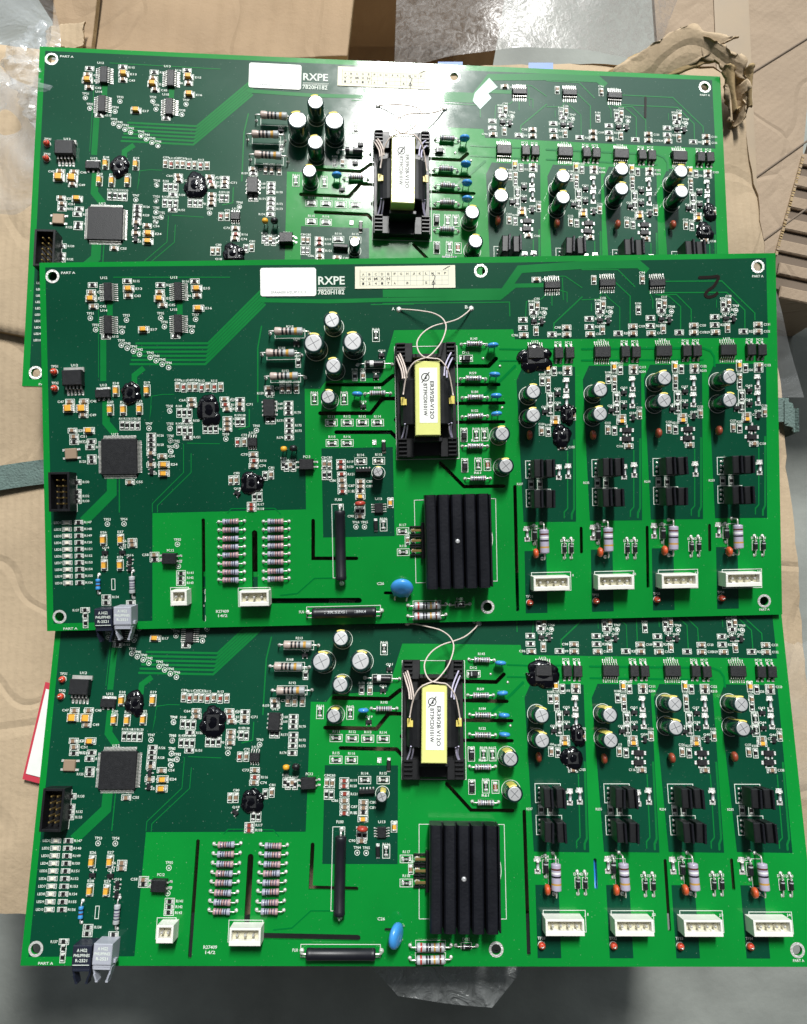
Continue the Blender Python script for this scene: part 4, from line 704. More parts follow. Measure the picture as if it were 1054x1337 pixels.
    for i in range(nf):
        x = -W/2+pit*(i+.5)
        vs = []; prof = [(-pit/2+.45, 6.0), (-pit/2+.5, H-1.1), (-pit/2+1.1, H-.15), (-pit/2+1.9, H), (pit/2-1.0, H), (pit/2-.45, H-.5), (pit/2-.35, 6.0)]
        for yy in (-Hh/2, Hh/2): vs += [(x+a, yy, z) for a, z in prof]
        n = len(prof); k.add(vs, [tuple(range(n))[::-1], tuple(range(n, 2*n))]+[(a, (a+1) % n, n+(a+1) % n, n+a) for a in range(n)], 'hs')
    k.box(W/2+.35, 0, 2.0, .7, Hh-.6, H-2.5, 'hs', .1)
    sc = MB(); sc.rings([(H-.3, 1.0), (H+.2, 1.0), (H+.55, .6)], 'z', 'alu', 16)
    G['hs'] = [('heat_sink', k, k.mesh('heat_sink')), ('screw', sc, sc.mesh('screw'))]
    t = MB(); t.box(0, 0, .8, 16, 15.6, 2.6, 'black', .2); L = MB()
    for i in (-1, 0, 1): L.box(-9.6, i*4.4, 1.6, 5.4, 1.0, .5, 'gold', .1); [L.box(-10.4, i*4.4+q*1.7, .05, 5.0, .5, 1.4, 'black') for q in (-1, 1)]; L.rings([(.03, 1.3), (.4, 1.0)], 'z', 'tin', 12, o=(-11.4, i*4.4, 0)); L.box(-11.4, i*4.4, 0, .9, .9, 1.8, 'gold')
    G['pt'] = [('power_transistor', t, t.mesh('power_transistor')), ('leads', L, L.mesh('leads'))]
    return G
G = build_shared()
def transformer(root):
    x0, y0 = B2((151.95, 37.9)); x1, y1 = B2((178.7, 87.4)); cx = (x0+x1)/2; cy = (y0+y1)/2; X = lambda v: v
    t = MB()
    # bobbin flanges with pin rows, top and bottom
    for s in (-1, 1):
        for side in (-1, 1):
            yy = cy+s*20.3; xx = cx+side*9.3
            t.box(xx, yy, .6, 7.4, 8.2, 5.0, 'black', .2)
            for i in range(5): t.box(xx+side*1.3, yy-3.4+i*1.75, 5.6, 3.6, .7, 1.6, 'black', .1)
        t.box(cx, cy+s*17.6, .6, 12, 1.6, 11.4, 'black', .2)
    t.box(cx, cy-3.4, .6, 25.6, 40.5, 3.0, 'black', .2)
    wnd = MB(); wy = cy+B2((0, 64.2))[1]*0; by = B2((0, 64.2))[1]
    n = 14; prof = []
    for i in range(n+1):
        a = math.pi*(i/n); prof.append((-11.3*math.cos(a), 3.0+9.2*math.sin(a)**.38))
    vs = []
    for yy in (by-9.6, by-9.2, by+9.2, by+9.6): q = .97 if abs(yy-by) > 9.4 else 1; vs += [(cx-.05+x*q, yy, z*q) for x, z in prof]
    m = n+1
    wnd.add(vs, [(i*m+j, i*m+j+1, (i+1)*m+j+1, (i+1)*m+j) for i in range(3) for j in range(n)]+[tuple(range(m)), tuple(range(3*m, 4*m))[::-1]], 'black', False)
    core = MB(); ccx, ccy = B2((165.1, 63.8)); cs = Matrix.Translation((ccx, ccy, 0)) @ Matrix.Rotation(math.radians(-.6), 4, 'Z'); c = MB()
    c.box(0, 0, 1.2, 10.3, 30.6, 16.6, 'tape', .35); core.merge(c, cs)
    lab = MB(); l = MB(); l.box(.3, 1.2, 17.81, 7.4, 22.6, .06, 'paper')
    l.ring(-.9, 8.6, 1.35, 1.75, 17.90, 'ink', 28); l.add([(-2.6, 6.4, 17.91), (-2.3, 6.2, 17.91), (.9, 10.6, 17.91), (.6, 10.9, 17.91)], [(0, 1, 2, 3)], 'ink')
    l.add([(-1.5, 7.8, 17.915), (-.3, 7.9, 17.915), (-.5, 9.9, 17.915)], [(0, 1, 2)], 'ink')
    l.text('ER39/28-V12O', 1.75, -.8, 15.5, 1.7, 17.90, 'ink', -math.pi/2); l.text('BT39CD0101W', -.95, -.6, 13.2, 1.6, 17.90, 'ink', -math.pi/2)
    lab.merge(l, cs)
    base = one('transformer', t, root); w = one('winding', wnd, base); k = one('core_tape', core, base); lb = one('label', lab, base)
    tb = MB()
    for p in L_MICS['tabs']: X_, Y_ = B2(p); tb.box(X_, Y_, 10.6, 1.5, 3.4, .5, 'sleeve_gold', .1); tb.box(X_+(1.1 if X_ < cx else -1.1), Y_-.4, 11.0, 1.0, 2.6, .4, 'sleeve_gold', .1)
    one('yellow_tabs', tb, base)
    for lp in (L_LOOP1, L_LOOP2):
        wm = MB(); wm.tube(smooth_path([(*B2(p[:2]), p[2]) for p in lp], 5), .31, 'wire', 8)
        X_, Y_ = B2(lp[0][:2]); wm.rings([(.03, 1.3), (.4, 1.0), (.9, .5)], 'z', 'tin', 14, o=(X_, Y_, 0)); one('lead_wire', wm, base)
    for i, lp in enumerate(L_WL):
        wm = MB(); wm.tube(smooth_path([(*B2(p[:2]), p[2]*.95) for p in lp], 4), .36, 'wire' if i < 3 else 'wire2', 7); one('lead_wire', wm, base)
def inside_mid(world_pt):
    """is a point under the footprint of the middle board?"""
    q = MID_INV @ world_pt; return abs(q.x) < BW/2000-.0005 and abs(q.y) < BH/2000-.0005
def build_board(idx, label, mat4, goo, variant):
    root = bpy.data.objects.new('circuit_board', None); COL.objects.link(root); root.empty_display_size = .05
    root.matrix_world = mat4; root['label'] = label; root['category'] = 'circuit board'; root['group'] = 'green circuit boards overlapping in a stack'
    one('board_panel', PANEL, root); one('copper_pattern', TRACES, root); one('silkscreen', SILKM, root)
    def hid(x, y, z=2.0):
        if idx == 1: return False
        X, Y = B2((x, y)); return inside_mid(mat4 @ Vector((X*.001, Y*.001, z*.001)))
    spare = {}; cnt = {}
    for kind, x, y, r, k in rows():
        if hid(x, y, 0.5): continue
        parts = P(kind)
        n = parts[0][0]; cnt[n] = cnt.get(n, 0)+1
        if cnt[n] > 97:
            m = spare.setdefault(n, MB()); X, Y = B2((x, y)); m.merge(parts[0][1], Matrix.Translation((X, Y, 0)) @ rot2(r)); continue
        jx, jy, jr = random.uniform(-.12, .12), random.uniform(-.12, .12), random.uniform(-2.5, 2.5)
        if kind in ('T', 'MC', 'SS', 'SO', 'P', 'VG', 'V', 'TT'): jx = jy = 0; jr = random.uniform(-.4, .4)
        if kind == 'TT': jr = random.uniform(-3, 3)
        put(parts, root, x+jx, y+jy, r+jr)
    for i in range(10):
        y = ly0+(ly1-ly0)*i/9
        if hid(12, y): continue
        put(LEDP, root, 9.5, y, 0); 
        cnt['chip_resistor'] = cnt.get('chip_resistor', 0)+1
        if cnt['chip_resistor'] > 97:
            m = spare.setdefault('chip_resistor', MB()); X, Y = B2((14.6, y)); m.merge(P('R')[0][1], Matrix.Translation((X, Y, 0)))
        else: put(P('R'), root, 14.6, y, 0)
    for n, m in spare.items():
        o = one(n, m, root); o['kind'] = 'stuff'
    for x, y, h, r in L_ECAP:
        if hid(x, y, h) or hid(x, y, 0): continue
        put(ecap_parts(h, r), root, x, y, random.uniform(-14, 14))
    for x, y, r, bl, d, ls, h, s in L_AXIAL:
        if hid(x, y, h): continue
        flip = 180 if (s in ('pv', 'gn') and random.random() < .3) else 0
        put(axial_parts(bl, d, ls, h, s), root, x, y, r+random.uniform(-1.5, 1.5)+flip)
    for x, y, r, d, t, z, col in L_DISC:
        if hid(x, y, z): continue
        put(disc_parts(d, t, z, col), root, x, y, r+random.uniform(-6, 6))
    for x, y, w, d, n in L_JST:
        if hid(x, y): continue
        put(jst_parts(w, d, n), root, x, y)
    mi = L_MICS
    if not hid(*mi['idc'], 3): put(G['idc'], root, *mi['idc'])
    if not hid(127, 118, 3):
        put(G['fv'], root, 127.2, 124.1, 90); put(G['fh' if variant == 'mid' else 'fhplain'], root, 128.2, 153.0)
        if variant == 'mid': put(G['disc'], root, 152.6, 148.4, 0, 0, tilt=(math.radians(-52), 0, math.radians(-6)))
        else: put(G['disc'], root, 152.8, 146.4, 0, 0, tilt=(math.radians(-24), math.radians(4), math.radians(80)))
        put(G['optb'], root, mi['optb'][0], mi['optb'][1]-.3); put(G['optg'], root, mi['optg'][0], mi['optg'][1]-.5, 1)
        put(G['hs'], root, *mi['heat'], random.uniform(-.4, .4)); put(G['pt'], root, 170.0, 122.8)
    if not hid(165, 78, 3): transformer(root)
    for i, (x, y, rx, ry, *hh) in enumerate(goo):
        if not hid(x, y, 1): put(blob_parts(rx, ry, 11*idx+i, hh[0] if hh else 2.2), root, x, y)
    # stickers
    def quad(name, pts, z, k, extra=None):
        m = MB(); p = [B2(q) for q in pts][::-1]; n = len(p)
        m.add([(x, y, .08) for x, y in p]+[(x, y, z) for x, y in p], [tuple(range(n))[::-1], tuple(range(n, 2*n))]+[(i, (i+1) % n, n+(i+1) % n, n+i) for i in range(n)], k)
        if extra: extra(m)
        return one(name, m, root)
    if not hid(115, 8):
        a, b, c, d = L_STICKER
        rc = []; 
        for (cx, cy), (sx, sy) in ((a, (1, 1)), (b, (-1, 1)), (c, (-1, -1)), (d, (1, -1))):
            q = [(cx, cy+sy*.9), (cx+sx*.28, cy+sy*.28), (cx+sx*.9, cy)]; rc += q if sx*sy > 0 else q[::-1]
        def ex(m): X, Y = B2(((a[0]+b[0])/2, d[1]-1.6)); m.text('SFA4A00I H2L3P CC 2', X, Y, 15.2, 1.15, .35, 'greyink')
        quad('barcode_sticker', rc, .33, 'paper', ex)
        def grid(m):
            p0, p1, p3 = [Vector(B2(L_TABLE[i])) for i in (0, 1, 3)]; ux = (p1-p0); uy = (p3-p0)
            at = lambda u, v: p0+ux*u+uy*v; ang = math.atan2(ux.y, ux.x); rr = random.Random(5)
            def line(u0, v0, u1, v1, w, k='greyink'):
                q, s = at(u0, v0), at(u1, v1); dd = (s-q).normalized(); nn = Vector((-dd.y, dd.x))*w/2
                m.add([(q.x-nn.x, q.y-nn.y, .352), (s.x-nn.x, s.y-nn.y, .352), (s.x+nn.x, s.y+nn.y, .352), (q.x+nn.x, q.y+nn.y, .352)], [(0, 1, 2, 3)], k)
            for i in range(15): line(.05+i*.063, .14 if i in (0, 14) else .25, .05+i*.063, .88, .14, 'ink' if i % 5 == 0 else 'greyink')
            for v in (.25, .46, .67, .88): line(.05, v, .932, v, .12)
            for i in range(14):
                q = at(.081+i*.063, .36); m.text('ABCDEFGHJKLMNP'[i], q.x, q.y, .9, 1.0, .36, 'ink', ang)
                if i < 6 or i in (7, 10):
                    q = at(.081+i*.063, .78); m.text('12417A382051'[i % 12], q.x, q.y, .9, 1.1, .36, 'ink', ang)
                if i < 5: q = at(.081+i*.063, .57); m.text('VWMXN'[i], q.x, q.y, 1.5, 1.2, .36, 'ink', ang+.1)
            for pts in ([(.77, .48), (.785, .42), (.80, .5), (.79, .66), (.772, .78), (.77, .86), (.80, .84), (.785, .7), (.782, 1.05)], [(.88, .20), (.95, .04)], [(.90, .18), (.93, .06)]):
                for q, s in zip(pts[:-1], pts[1:]): line(q[0], q[1], s[0], s[1], .3, 'ink')
        quad('table_sticker', L_TABLE, .33, 'creampaper', grid)
    def pen(pts, w, name='marker_writing'):
        m = MB(); capsule([(p.x, p.y) for p in smooth_path([(*B2(q), 0) for q in pts], 4)], w, .13, .215, m, 'marker'); one(name, m, root)
    if variant == 'mid':
        for s in L_TWO: pen(s, 1.3)
    if variant == 'top':
        pen([(282.5, 12.5), (282.0, 22.5)], 1.1)
        quad('clear_tape_scrap', [(207, 6), (211, 10.5), (206.5, 14), (208, 16), (202.5, 22), (199, 18), (200, 14)], .26, 'maskclear')
    return root
ledm = MB(); ledm.box(0, 0, .1, 1.4, 1.2, .7, 'led', .12)
for s in (-1, 1): ledm.box(s*1.1, 0, .08, .8, 1.3, .35, 'tin', .08)
LEDP = [('led', ledm, ledm.mesh('led'))]
WC = Matrix.Translation((0, 0, CAM_H)) @ Matrix(((1, 0, 0, 0), (0, -math.cos(TILT), math.sin(TILT), 0), (0, -math.sin(TILT), -math.cos(TILT), 0), (0, 0, 0, 1)))
def pose(i):
    # measured stance of each board: rotation and corner position
    R, t = POSES[i]; m = Matrix([list(R[j])+[t[j]*.001] for j in range(3)]+[[0, 0, 0, 1]])
    return WC @ m @ Matrix.Diagonal((1, -1, -1, 1)) @ Matrix.Translation((BW*.0005, -BH*.0005, 0))
MID = pose(1); MID_INV = MID.inverted()
# ---------------------------------------------------------------- boards on the box
CB = L_CHBLOB; SH = -L_ICD[0]
build_board(0, 'rear green circuit board, farthest from the viewer, washed by a bright white window reflection', pose(0),
            L_BLOB+[(CB[1][0]+SH, CB[1][1], 4.4, 4.6), (CB[2][0]+SH, CB[2][1], 2.8, 4.2), (L_ICX4-3.4, 41.2, 1.0, 1.6, 1.6)], 'top')
build_board(1, 'middle green circuit board lying over the other two, with a handwritten 2', pose(1), L_BLOB+CB, 'mid')
build_board(2, 'front green circuit board, nearest the viewer, its lower edge overhanging the grey floor', pose(2), L_BLOB+CB, 'bot')

# ---------------------------------------------------------------- surroundings (metres)
def cardboard(name, base, corr=0., ang=0., stain=.12, per=160.):
    m = mat(name, base, .78, vary=stain, scale=9, spec=.25); nt = m.node_tree; b = nt.nodes['Principled BSDF']
    tc = nt.nodes.new('ShaderNodeTexCoord'); mp = nt.nodes.new('ShaderNodeMapping'); mp.inputs['Rotation'].default_value = (0, 0, ang)
    nt.links.new(tc.outputs['Object'], mp.inputs['Vector'])
    w = nt.nodes.new('ShaderNodeTexWave'); w.inputs['Scale'].default_value = per*.5; w.inputs['Distortion'].default_value = .6; w.inputs['Detail'].default_value = 2
    n = nt.nodes.new('ShaderNodeTexNoise'); n.inputs['Scale'].default_value = 26; n.inputs['Detail'].default_value = 8; n.inputs['Roughness'].default_value = .68
    nt.links.new(mp.outputs[0], w.inputs['Vector']); nt.links.new(tc.outputs['Object'], n.inputs['Vector'])
    a = nt.nodes.new('ShaderNodeMath'); a.operation = 'MULTIPLY_ADD'; a.inputs[1].default_value = corr
    nt.links.new(w.outputs['Fac'], a.inputs[0]); nt.links.new(n.outputs['Fac'], a.inputs[2])
    # creases: warped cell borders, seen as shallow grooves
    wn = nt.nodes.new('ShaderNodeTexNoise'); wn.inputs['Scale'].default_value = 7; nt.links.new(tc.outputs['Object'], wn.inputs['Vector'])
    mv = nt.nodes.new('ShaderNodeMix'); mv.data_type = 'VECTOR'; mv.inputs[0].default_value = .35; nt.links.new(tc.outputs['Object'], mv.inputs[4]); nt.links.new(wn.outputs['Color'], mv.inputs[5])
    vo = nt.nodes.new('ShaderNodeTexVoronoi'); vo.feature = 'DISTANCE_TO_EDGE'; vo.inputs['Scale'].default_value = 11; nt.links.new(mv.outputs[1], vo.inputs['Vector'])
    mr = nt.nodes.new('ShaderNodeMapRange'); mr.inputs[1].default_value = 0; mr.inputs[2].default_value = .05; mr.inputs[3].default_value = -.35; mr.inputs[4].default_value = 0; nt.links.new(vo.outputs['Distance'], mr.inputs[0])
    ad = nt.nodes.new('ShaderNodeMath'); ad.operation = 'ADD'; nt.links.new(a.outputs[0], ad.inputs[0]); nt.links.new(mr.outputs[0], ad.inputs[1]); a = ad
    bp = nt.nodes.new('ShaderNodeBump'); bp.inputs['Strength'].default_value = .6; bp.inputs['Distance'].default_value = .003
    nt.links.new(a.outputs[0], bp.inputs['Height']); nt.links.new(bp.outputs[0], b.inputs['Normal'])
    return m
M['card'] = cardboard('cardboard_kraft', 'ad9a80', .10, 0, .2)
M['card2'] = cardboard('cardboard_brown', '9a846a', .22, 0.05, .2, 60)
M['card3'] = cardboard('cardboard_worn', '978673', .03, .9)
M['cardedge'] = cardboard('cardboard_torn_edge', '9a8562', .0, 0, .3)
M['corr'] = mat('corrugated_dark', '6d6053', .9)
M['bluepen'] = mat('blue_plastic', '2f7fd0', .4)
M['strap'] = mat('webbing_grey_green', '5c6f6a', .85, vary=.12, scale=200, bump=.8, bscale=900)
M['redink'] = mat('label_red_ink', 'c0394a', .6)
M['bluetape'] = mat('blue_tape', '2f66b4', .45)
M['floor'] = mat('concrete_floor', '8b8f8a', .72, vary=.22, scale=16, bump=.4, bscale=140, spec=.3)
def film_mat(name, col, alpha, rough, bump, bs):
    m = bpy.data.materials.new(name); m.use_nodes = True; nt = m.node_tree; b = nt.nodes['Principled BSDF']
    b.inputs['Base Color'].default_value = lin(col); b.inputs['Roughness'].default_value = rough; b.inputs['Specular IOR Level'].default_value = .9
    tc = nt.nodes.new('ShaderNodeTexCoord'); n = nt.nodes.new('ShaderNodeTexNoise'); n.inputs['Scale'].default_value = bs; n.inputs['Detail'].default_value = 5; n.inputs['Distortion'].default_value = 1.2
    nt.links.new(tc.outputs['Object'], n.inputs['Vector'])
    bp = nt.nodes.new('ShaderNodeBump'); bp.inputs['Strength'].default_value = bump; bp.inputs['Distance'].default_value = .006
    nt.links.new(n.outputs['Fac'], bp.inputs['Height']); nt.links.new(bp.outputs[0], b.inputs['Normal'])
    r = nt.nodes.new('ShaderNodeMapRange'); r.inputs[1].default_value = .35; r.inputs[2].default_value = .7; r.inputs[3].default_value = alpha*.55; r.inputs[4].default_value = min(1, alpha*1.5)
    nt.links.new(n.outputs['Fac'], r.inputs[0]); nt.links.new(r.outputs[0], b.inputs['Alpha']); return m
M['oldtape'] = mat('brown_paper_tape', '8f7d64', .5, vary=.08, scale=60)
M['film'] = film_mat('clear_plastic_film', 'd5dce2', .24, .14, 1.0, 22)
M['filmgrey'] = film_mat('grey_clear_film', 'a9adad', .5, .2, .7, 120)
M['filmsoft'] = film_mat('thin_plastic_film', 'dfe2e2', .10, .12, .6, 30)
M['bag'] = film_mat('grey_antistatic_bag', '8f8a86', .42, .30, .10, 260)
def tag(o, label, cat, kind=None, group=None):
    if label: o['label'] = label
    if cat: o['category'] = cat
    if kind: o['kind'] = kind
    if group: o['group'] = group
    return o
def link(name, mb, parent=None):
    o = bpy.data.objects.new(name, mb.mesh(name, 1.0)); COL.objects.link(o)
    if parent: o.parent = parent
    return o
def bumpy(poly, z, seed, nx=40, ny=40, amp=.002, fr=(9, 17, 31), thick=.0, zf=None, k='card', edge=None, jag=0.):
    """a sheet filling the quad `poly` (four corners), rumpled, with thickness"""
    r = random.Random(seed); ph = [(r.uniform(0, 6.3), r.uniform(0, 6.3), r.uniform(0, 3.14), f) for f in fr for _ in range(2)]
    a, b, c, d = [Vector(p) for p in poly]; mb = MB(); vs = []
    for i in range(ny+1):
        for j in range(nx+1):
            u, v = j/nx, i/ny; p = (a*(1-u)+b*u)*(1-v)+(d*(1-u)+c*u)*v
            if jag and i == 0: p = p+Vector((r.uniform(-jag, jag)*.5, r.uniform(-jag, jag)))
            h = sum(math.sin((p.x*math.cos(t)+p.y*math.sin(t))*f*6+q)*math.cos((p.y*math.cos(t)-p.x*math.sin(t))*f*3+w)/f for q, w, t, f in ph)*amp*9
            vs.append((p.x, p.y, (z(u, v) if callable(z) else z)+h))
    W = nx+1; top = [(i*W+j, (i+1)*W+j, (i+1)*W+j+1, i*W+j+1) for i in range(ny) for j in range(nx)]
    mb.add(vs, top, k, True)
    if thick:
        lo = [(x, y, zz-thick) for x, y, zz in vs]; base = len(mb.v); mb.add(lo, [f[::-1] for f in top], k, True)
        bd = [j for j in range(W)]+[i*W+nx for i in range(1, ny+1)]+[ny*W+j for j in range(nx-1, -1, -1)]+[i*W for i in range(ny-1, 0, -1)]
        e = edge or k; mi = mb.mi(e)
        for i, q in enumerate(bd): s = bd[(i+1) % len(bd)]; mb.f.append([q, s, s+base, q+base]); mb.m.append(mi); mb.sm.append(False)
    return mb
# floor
fl = MB(); fl.add([(-6, -6, 0), (6, -6, 0), (6, 6, 0), (-6, 6, 0)], [(0, 1, 2, 3)], 'floor'); tag(link('floor', fl), None, None, 'structure')
# the box the boards lie on
bx = bpy.data.objects.new('cardboard_box', None); COL.objects.link(bx)
tag(bx, 'flat taped cardboard box carrying the three circuit boards', 'cardboard box', group='cardboard boxes')
PB = L_BG['box']
body = MB(); n = len(PB); c0 = [Vector(p) for p in PB]; ctr = sum(c0, Vector((0, 0)))/n
def dens(P_, st=.006):
    o = []
    for i, p in enumerate(P_):
        q = P_[(i+1) % len(P_)]; k = max(1, int((q-p).length/st)); o += [p+(q-p)*(j/k) for j in range(k)]
    return o
rim = dens(c0); rr = random.Random(4); m_ = len(rim)
rim2 = [p+(ctr-p).normalized()*rr.uniform(-.0006, .0009) for p in rim]
top = []; rings_ = 14
for i in range(rings_+1):
    s = i/rings_
    for j, p in enumerate(rim2):
        q = p+(ctr-p)*(s*.97); z = .258+.0009*math.sin(q.x*41+q.y*23)+.0007*math.sin(q.y*83-q.x*31)-(.0022 if i == 0 else 0)+(.0012 if i == 1 else 0)*math.sin(j*.7)
        top.append((q.x, q.y, z))
body.add(top, [(i*m_+j, i*m_+(j+1) % m_, (i+1)*m_+(j+1) % m_, (i+1)*m_+j) for i in range(rings_) for j in range(m_)]+[tuple(rings_*m_+j for j in range(m_))], 'card', True)
side = [(p.x, p.y, .2558) for p in rim2]+[(p.x*.995, p.y*.995, .004) for p in rim2]
body.add(side, [(j, m_+j, m_+(j+1) % m_, (j+1) % m_) for j in range(m_)], 'card', False)
link('box_body', body, bx)
fx = bumpy([(p[0], p[1]) for p in (L_BG['flapL'][0], L_BG['flapL'][1], L_BG['flapL'][3], L_BG['flapL'][4])], .2635, 3, 20, 30, .0008, thick=.0035, k='card', edge='cardedge')
link('box_flap', fx, bx)
# torn crumpled corner
def crumple(name, pts, rad, seed, parent, k='cardedge', n=40, flat=.5):
    """a torn, creased wad or tongue of board along a path"""
    from mathutils import noise
    mb = MB(); P3 = smooth_path(pts, 14); prof = []; off = Vector((seed*3.1, seed*1.7, seed))
    for i, p in enumerate(P3):
        t = i/(len(P3)-1); R = rad*(.25+.75*math.sin(math.pi*min(max(t, .03), .97))**.7)
        d = (P3[min(i+1, len(P3)-1)]-P3[max(i-1, 0)]).normalized(); u = d.cross(Vector((0, 0, 1))).normalized(); w = u.cross(d); row = []
        for j in range(n):
            a = 2*math.pi*j/n; e = u*math.cos(a)+w*math.sin(a); c = p+e*R
            f = noise.noise(c*90+off)*.5+abs(noise.noise(c*210+off))*.55+noise.noise(c*600+off)*.12
            row.append(p+(u*math.cos(a)+w*flat*math.sin(a))*R*(.72+f))
        prof.append(row)
    vs = [tuple(v) for row in prof for v in row]; m = len(prof)
    mb.add(vs, [(i*n+j, i*n+(j+1) % n, (i+1)*n+(j+1) % n, (i+1)*n+j) for i in range(m-1) for j in range(n)]+[tuple(range(n))[::-1], tuple((m-1)*n+j for j in range(n))], k, False)
    return link(name, mb, parent)
def scrap(name, quad, z, seed, parent, k='card', amp=.0012, jag=.0012, n=30, thick=.0012):
    from mathutils import noise
    mb = bumpy(quad, z, seed, n, n, amp, (14, 27, 51), k=k, thick=thick, edge='cardedge')
    W = n+1; H = (n+1)*(n+1)
    for i in range(n+1):
        for j in range(n+1):
            if i in (0, n) or j in (0, n):
                q0 = Vector(mb.v[i*W+j]); e_ = noise.noise_vector(q0*170+Vector((seed, 0, 0)))*jag*2.6+noise.noise_vector(q0*620)*jag*.8; dx, dy, dz = e_.x, e_.y, e_.z*.6
                for o_ in (0, H):
                    q = mb.v[o_+i*W+j]; mb.v[o_+i*W+j] = (q[0]+dx, q[1]+dy, q[2]+dz)
    return link(name, mb, parent)
T = L_BG['torn']
T = [Vector((t[0]*.95, t[1]*.95-.002)) for t in T]
v2 = lambda p, dx=0., dy=0.: (p.x+dx, p.y+dy)
scrap('torn_edge', [v2(T[0], -.006, -.004), v2(T[2], -.002, .006), v2(T[3], .004, -.004), v2(T[0], -.002, -.009)], lambda u, v: .2600+.011*u-.002*v, 3, bx, 'cardedge', .0009, .0007)
scrap('torn_edge', [v2(T[0], .004, -.002), v2(T[2], .002, .0085), v2(T[3], .007, .002), v2(T[1], .012, -.006)], lambda u, v: .2625+.012*u, 5, bx, 'card', .0010, .0009)
scrap('torn_corner', [v2(T[3], -.010, .005), v2(T[4], -.002, .004), v2(T[4], .003, -.006), v2(T[3], -.006, -.003)], lambda u, v: .272+.003*u-.003*v, 7, bx, 'card', .0022, .0012)
scrap('torn_corner', [v2(T[4], -.010, -.001), v2(T[4], .005, -.001), v2(T[6], .004, .000), v2(T[6], -.006, -.004)], lambda u, v: .270-.006*v+.003*math.sin(u*9), 9, bx, 'cardedge', .0028, .0012)
scrap('torn_corner', [v2(T[5], -.009, .001), v2(T[5], .000, .003), v2(T[6], .001, -.006), v2(T[6], -.007, -.008)], lambda u, v: .269-.006*v+.003*math.sin(u*7+1), 13, bx, 'card', .0026, .0014)
# fluted edge along the back rim
fe = MB(); a, b = c0[1], c0[2]; k = 90
for i in range(k):
    p = a+(b-a)*(i/k); fe.box(p.x, p.y+.0008+.0006*rr.random(), .2545, .0011, .003, .0052+.0006*rr.random(), 'cardedge' if i % 2 else 'corr')
link('fluted_edge', fe, bx)
lb = L_BG['label']; lm = MB(); P4 = [Vector(p) for p in lb]
lm.add([(p.x, p.y, .2600) for p in P4], [(0, 3, 2, 1)], 'redink')
cc = sum(P4, Vector((0, 0)))/4; lm.add([((p+(cc-p)*.13).x, (p+(cc-p)*.13).y, .2604) for p in P4], [(0, 3, 2, 1)], 'paper')
link('shipping_label', lm, bx)
tb = L_BG['tapes']; tmb = MB(); tmb.add([(p[0], p[1], .2602) for p in tb], [(0, 3, 2, 1)], 'bluetape'); link('blue_tape', tmb, bx); tmb = MB(); tmb.add([(p[0]-.045, p[1]+.0005, .2602) for p in tb], [(0, 3, 2, 1)], 'bluetape'); link('blue_tape', tmb, bx)
# strap round the box
sl, sr = L_BG['strapL'], L_BG['strapR']; ym = (sl[1][1]+sl[2][1])/2; hw = .0058
pts = [(-.30, (sl[0][1]+sl[3][1])/2-.010, .2612), (sl[0][0], (sl[0][1]+sl[3][1])/2, .2612), (sl[1][0], ym, .2612), (sl[1][0]+.06, ym+.004, .2612), (sr[0][0]-.02, (sr[0][1]+sr[3][1])/2, .2612), (sr[0][0]+.008, (sr[0][1]+sr[3][1])/2, .2614), (sr[1][0]-.0005, (sr[1][1]+sr[2][1])/2-.0008, .2600), (sr[1][0]+.0022, (sr[1][1]+sr[2][1])/2-.001, .2520), (sr[1][0]+.0026, (sr[1][1]+sr[2][1])/2-.002, .16), (sr[1][0]+.003, (sr[1][1]+sr[2][1])/2-.002, .02)]
SP = smooth_path(pts, 6); sm_ = MB(); vs = []; lastw = Vector((0, 1, 0))
for i, p in enumerate(SP):
    d = (SP[min(i+1, len(SP)-1)]-SP[max(i-1, 0)]).normalized(); w = Vector((-.05 if p.x < 0 else .04, 1, 0)).normalized(); nn = d.cross(w)
    for a_, b_ in ((-hw, 0), (hw, 0), (hw, -.0009), (-hw, -.0009)): vs.append(tuple(p+w*a_-nn*(-b_)))
sm_.add(vs, [(i*4+j, i*4+(j+1) % 4, (i+1)*4+(j+1) % 4, (i+1)*4+j) for i in range(len(SP)-1) for j in range(4)], 'strap', False)
tag(link('webbing_strap', sm_), 'grey green webbing strap wrapped around the box under the middle board', 'strap')
# boxes behind
rb = bpy.data.objects.new('cardboard_box', None); COL.objects.link(rb); tag(rb, 'open brown cardboard box with creased flap behind the rear board', 'cardboard box', group='cardboard boxes')
R = L_BG['rear']; rf = bumpy([R[0], R[1], R[2], R[3]], lambda u, v: .196+.012*v+.010*abs(u-.46), 21, 90, 70, .0009, (5, 16, 33), thick=.004, k='card2', edge='cardedge'); link('box_flap', rf, rb)
Q = L_BG['rearL']; q_ = bumpy([Q[0], Q[1], Q[2], Q[3]], lambda u, v: .214+.006*v, 5, 24, 24, .0011, (5, 9), thick=.004, k='card2', edge='cardedge', jag=.001); link('box_flap', q_, rb)
scrap('torn_edge', [(Q[3][0]+.001, Q[3][1]+.010), (Q[2][0]-.001, Q[2][1]+.011), (Q[2][0]-.002, Q[2][1]-.003), (Q[3][0]-.001, Q[3][1]-.004)], .2245, 15, rb, 'card', .0014, .0010)
wl = MB(); wl.box(0, 0, 0, .30, .006, .185, 'card2'); w_ = link('box_wall', wl, rb); w_.location = (-.085, R[0][1]+.005, 0.005)
wl = MB(); wl.box(0, 0, 0, .27, .18, .12, 'card2'); w_ = link('box_body', wl, rb); w_.location = (-.10, R[2][1]+.10, 0.002)
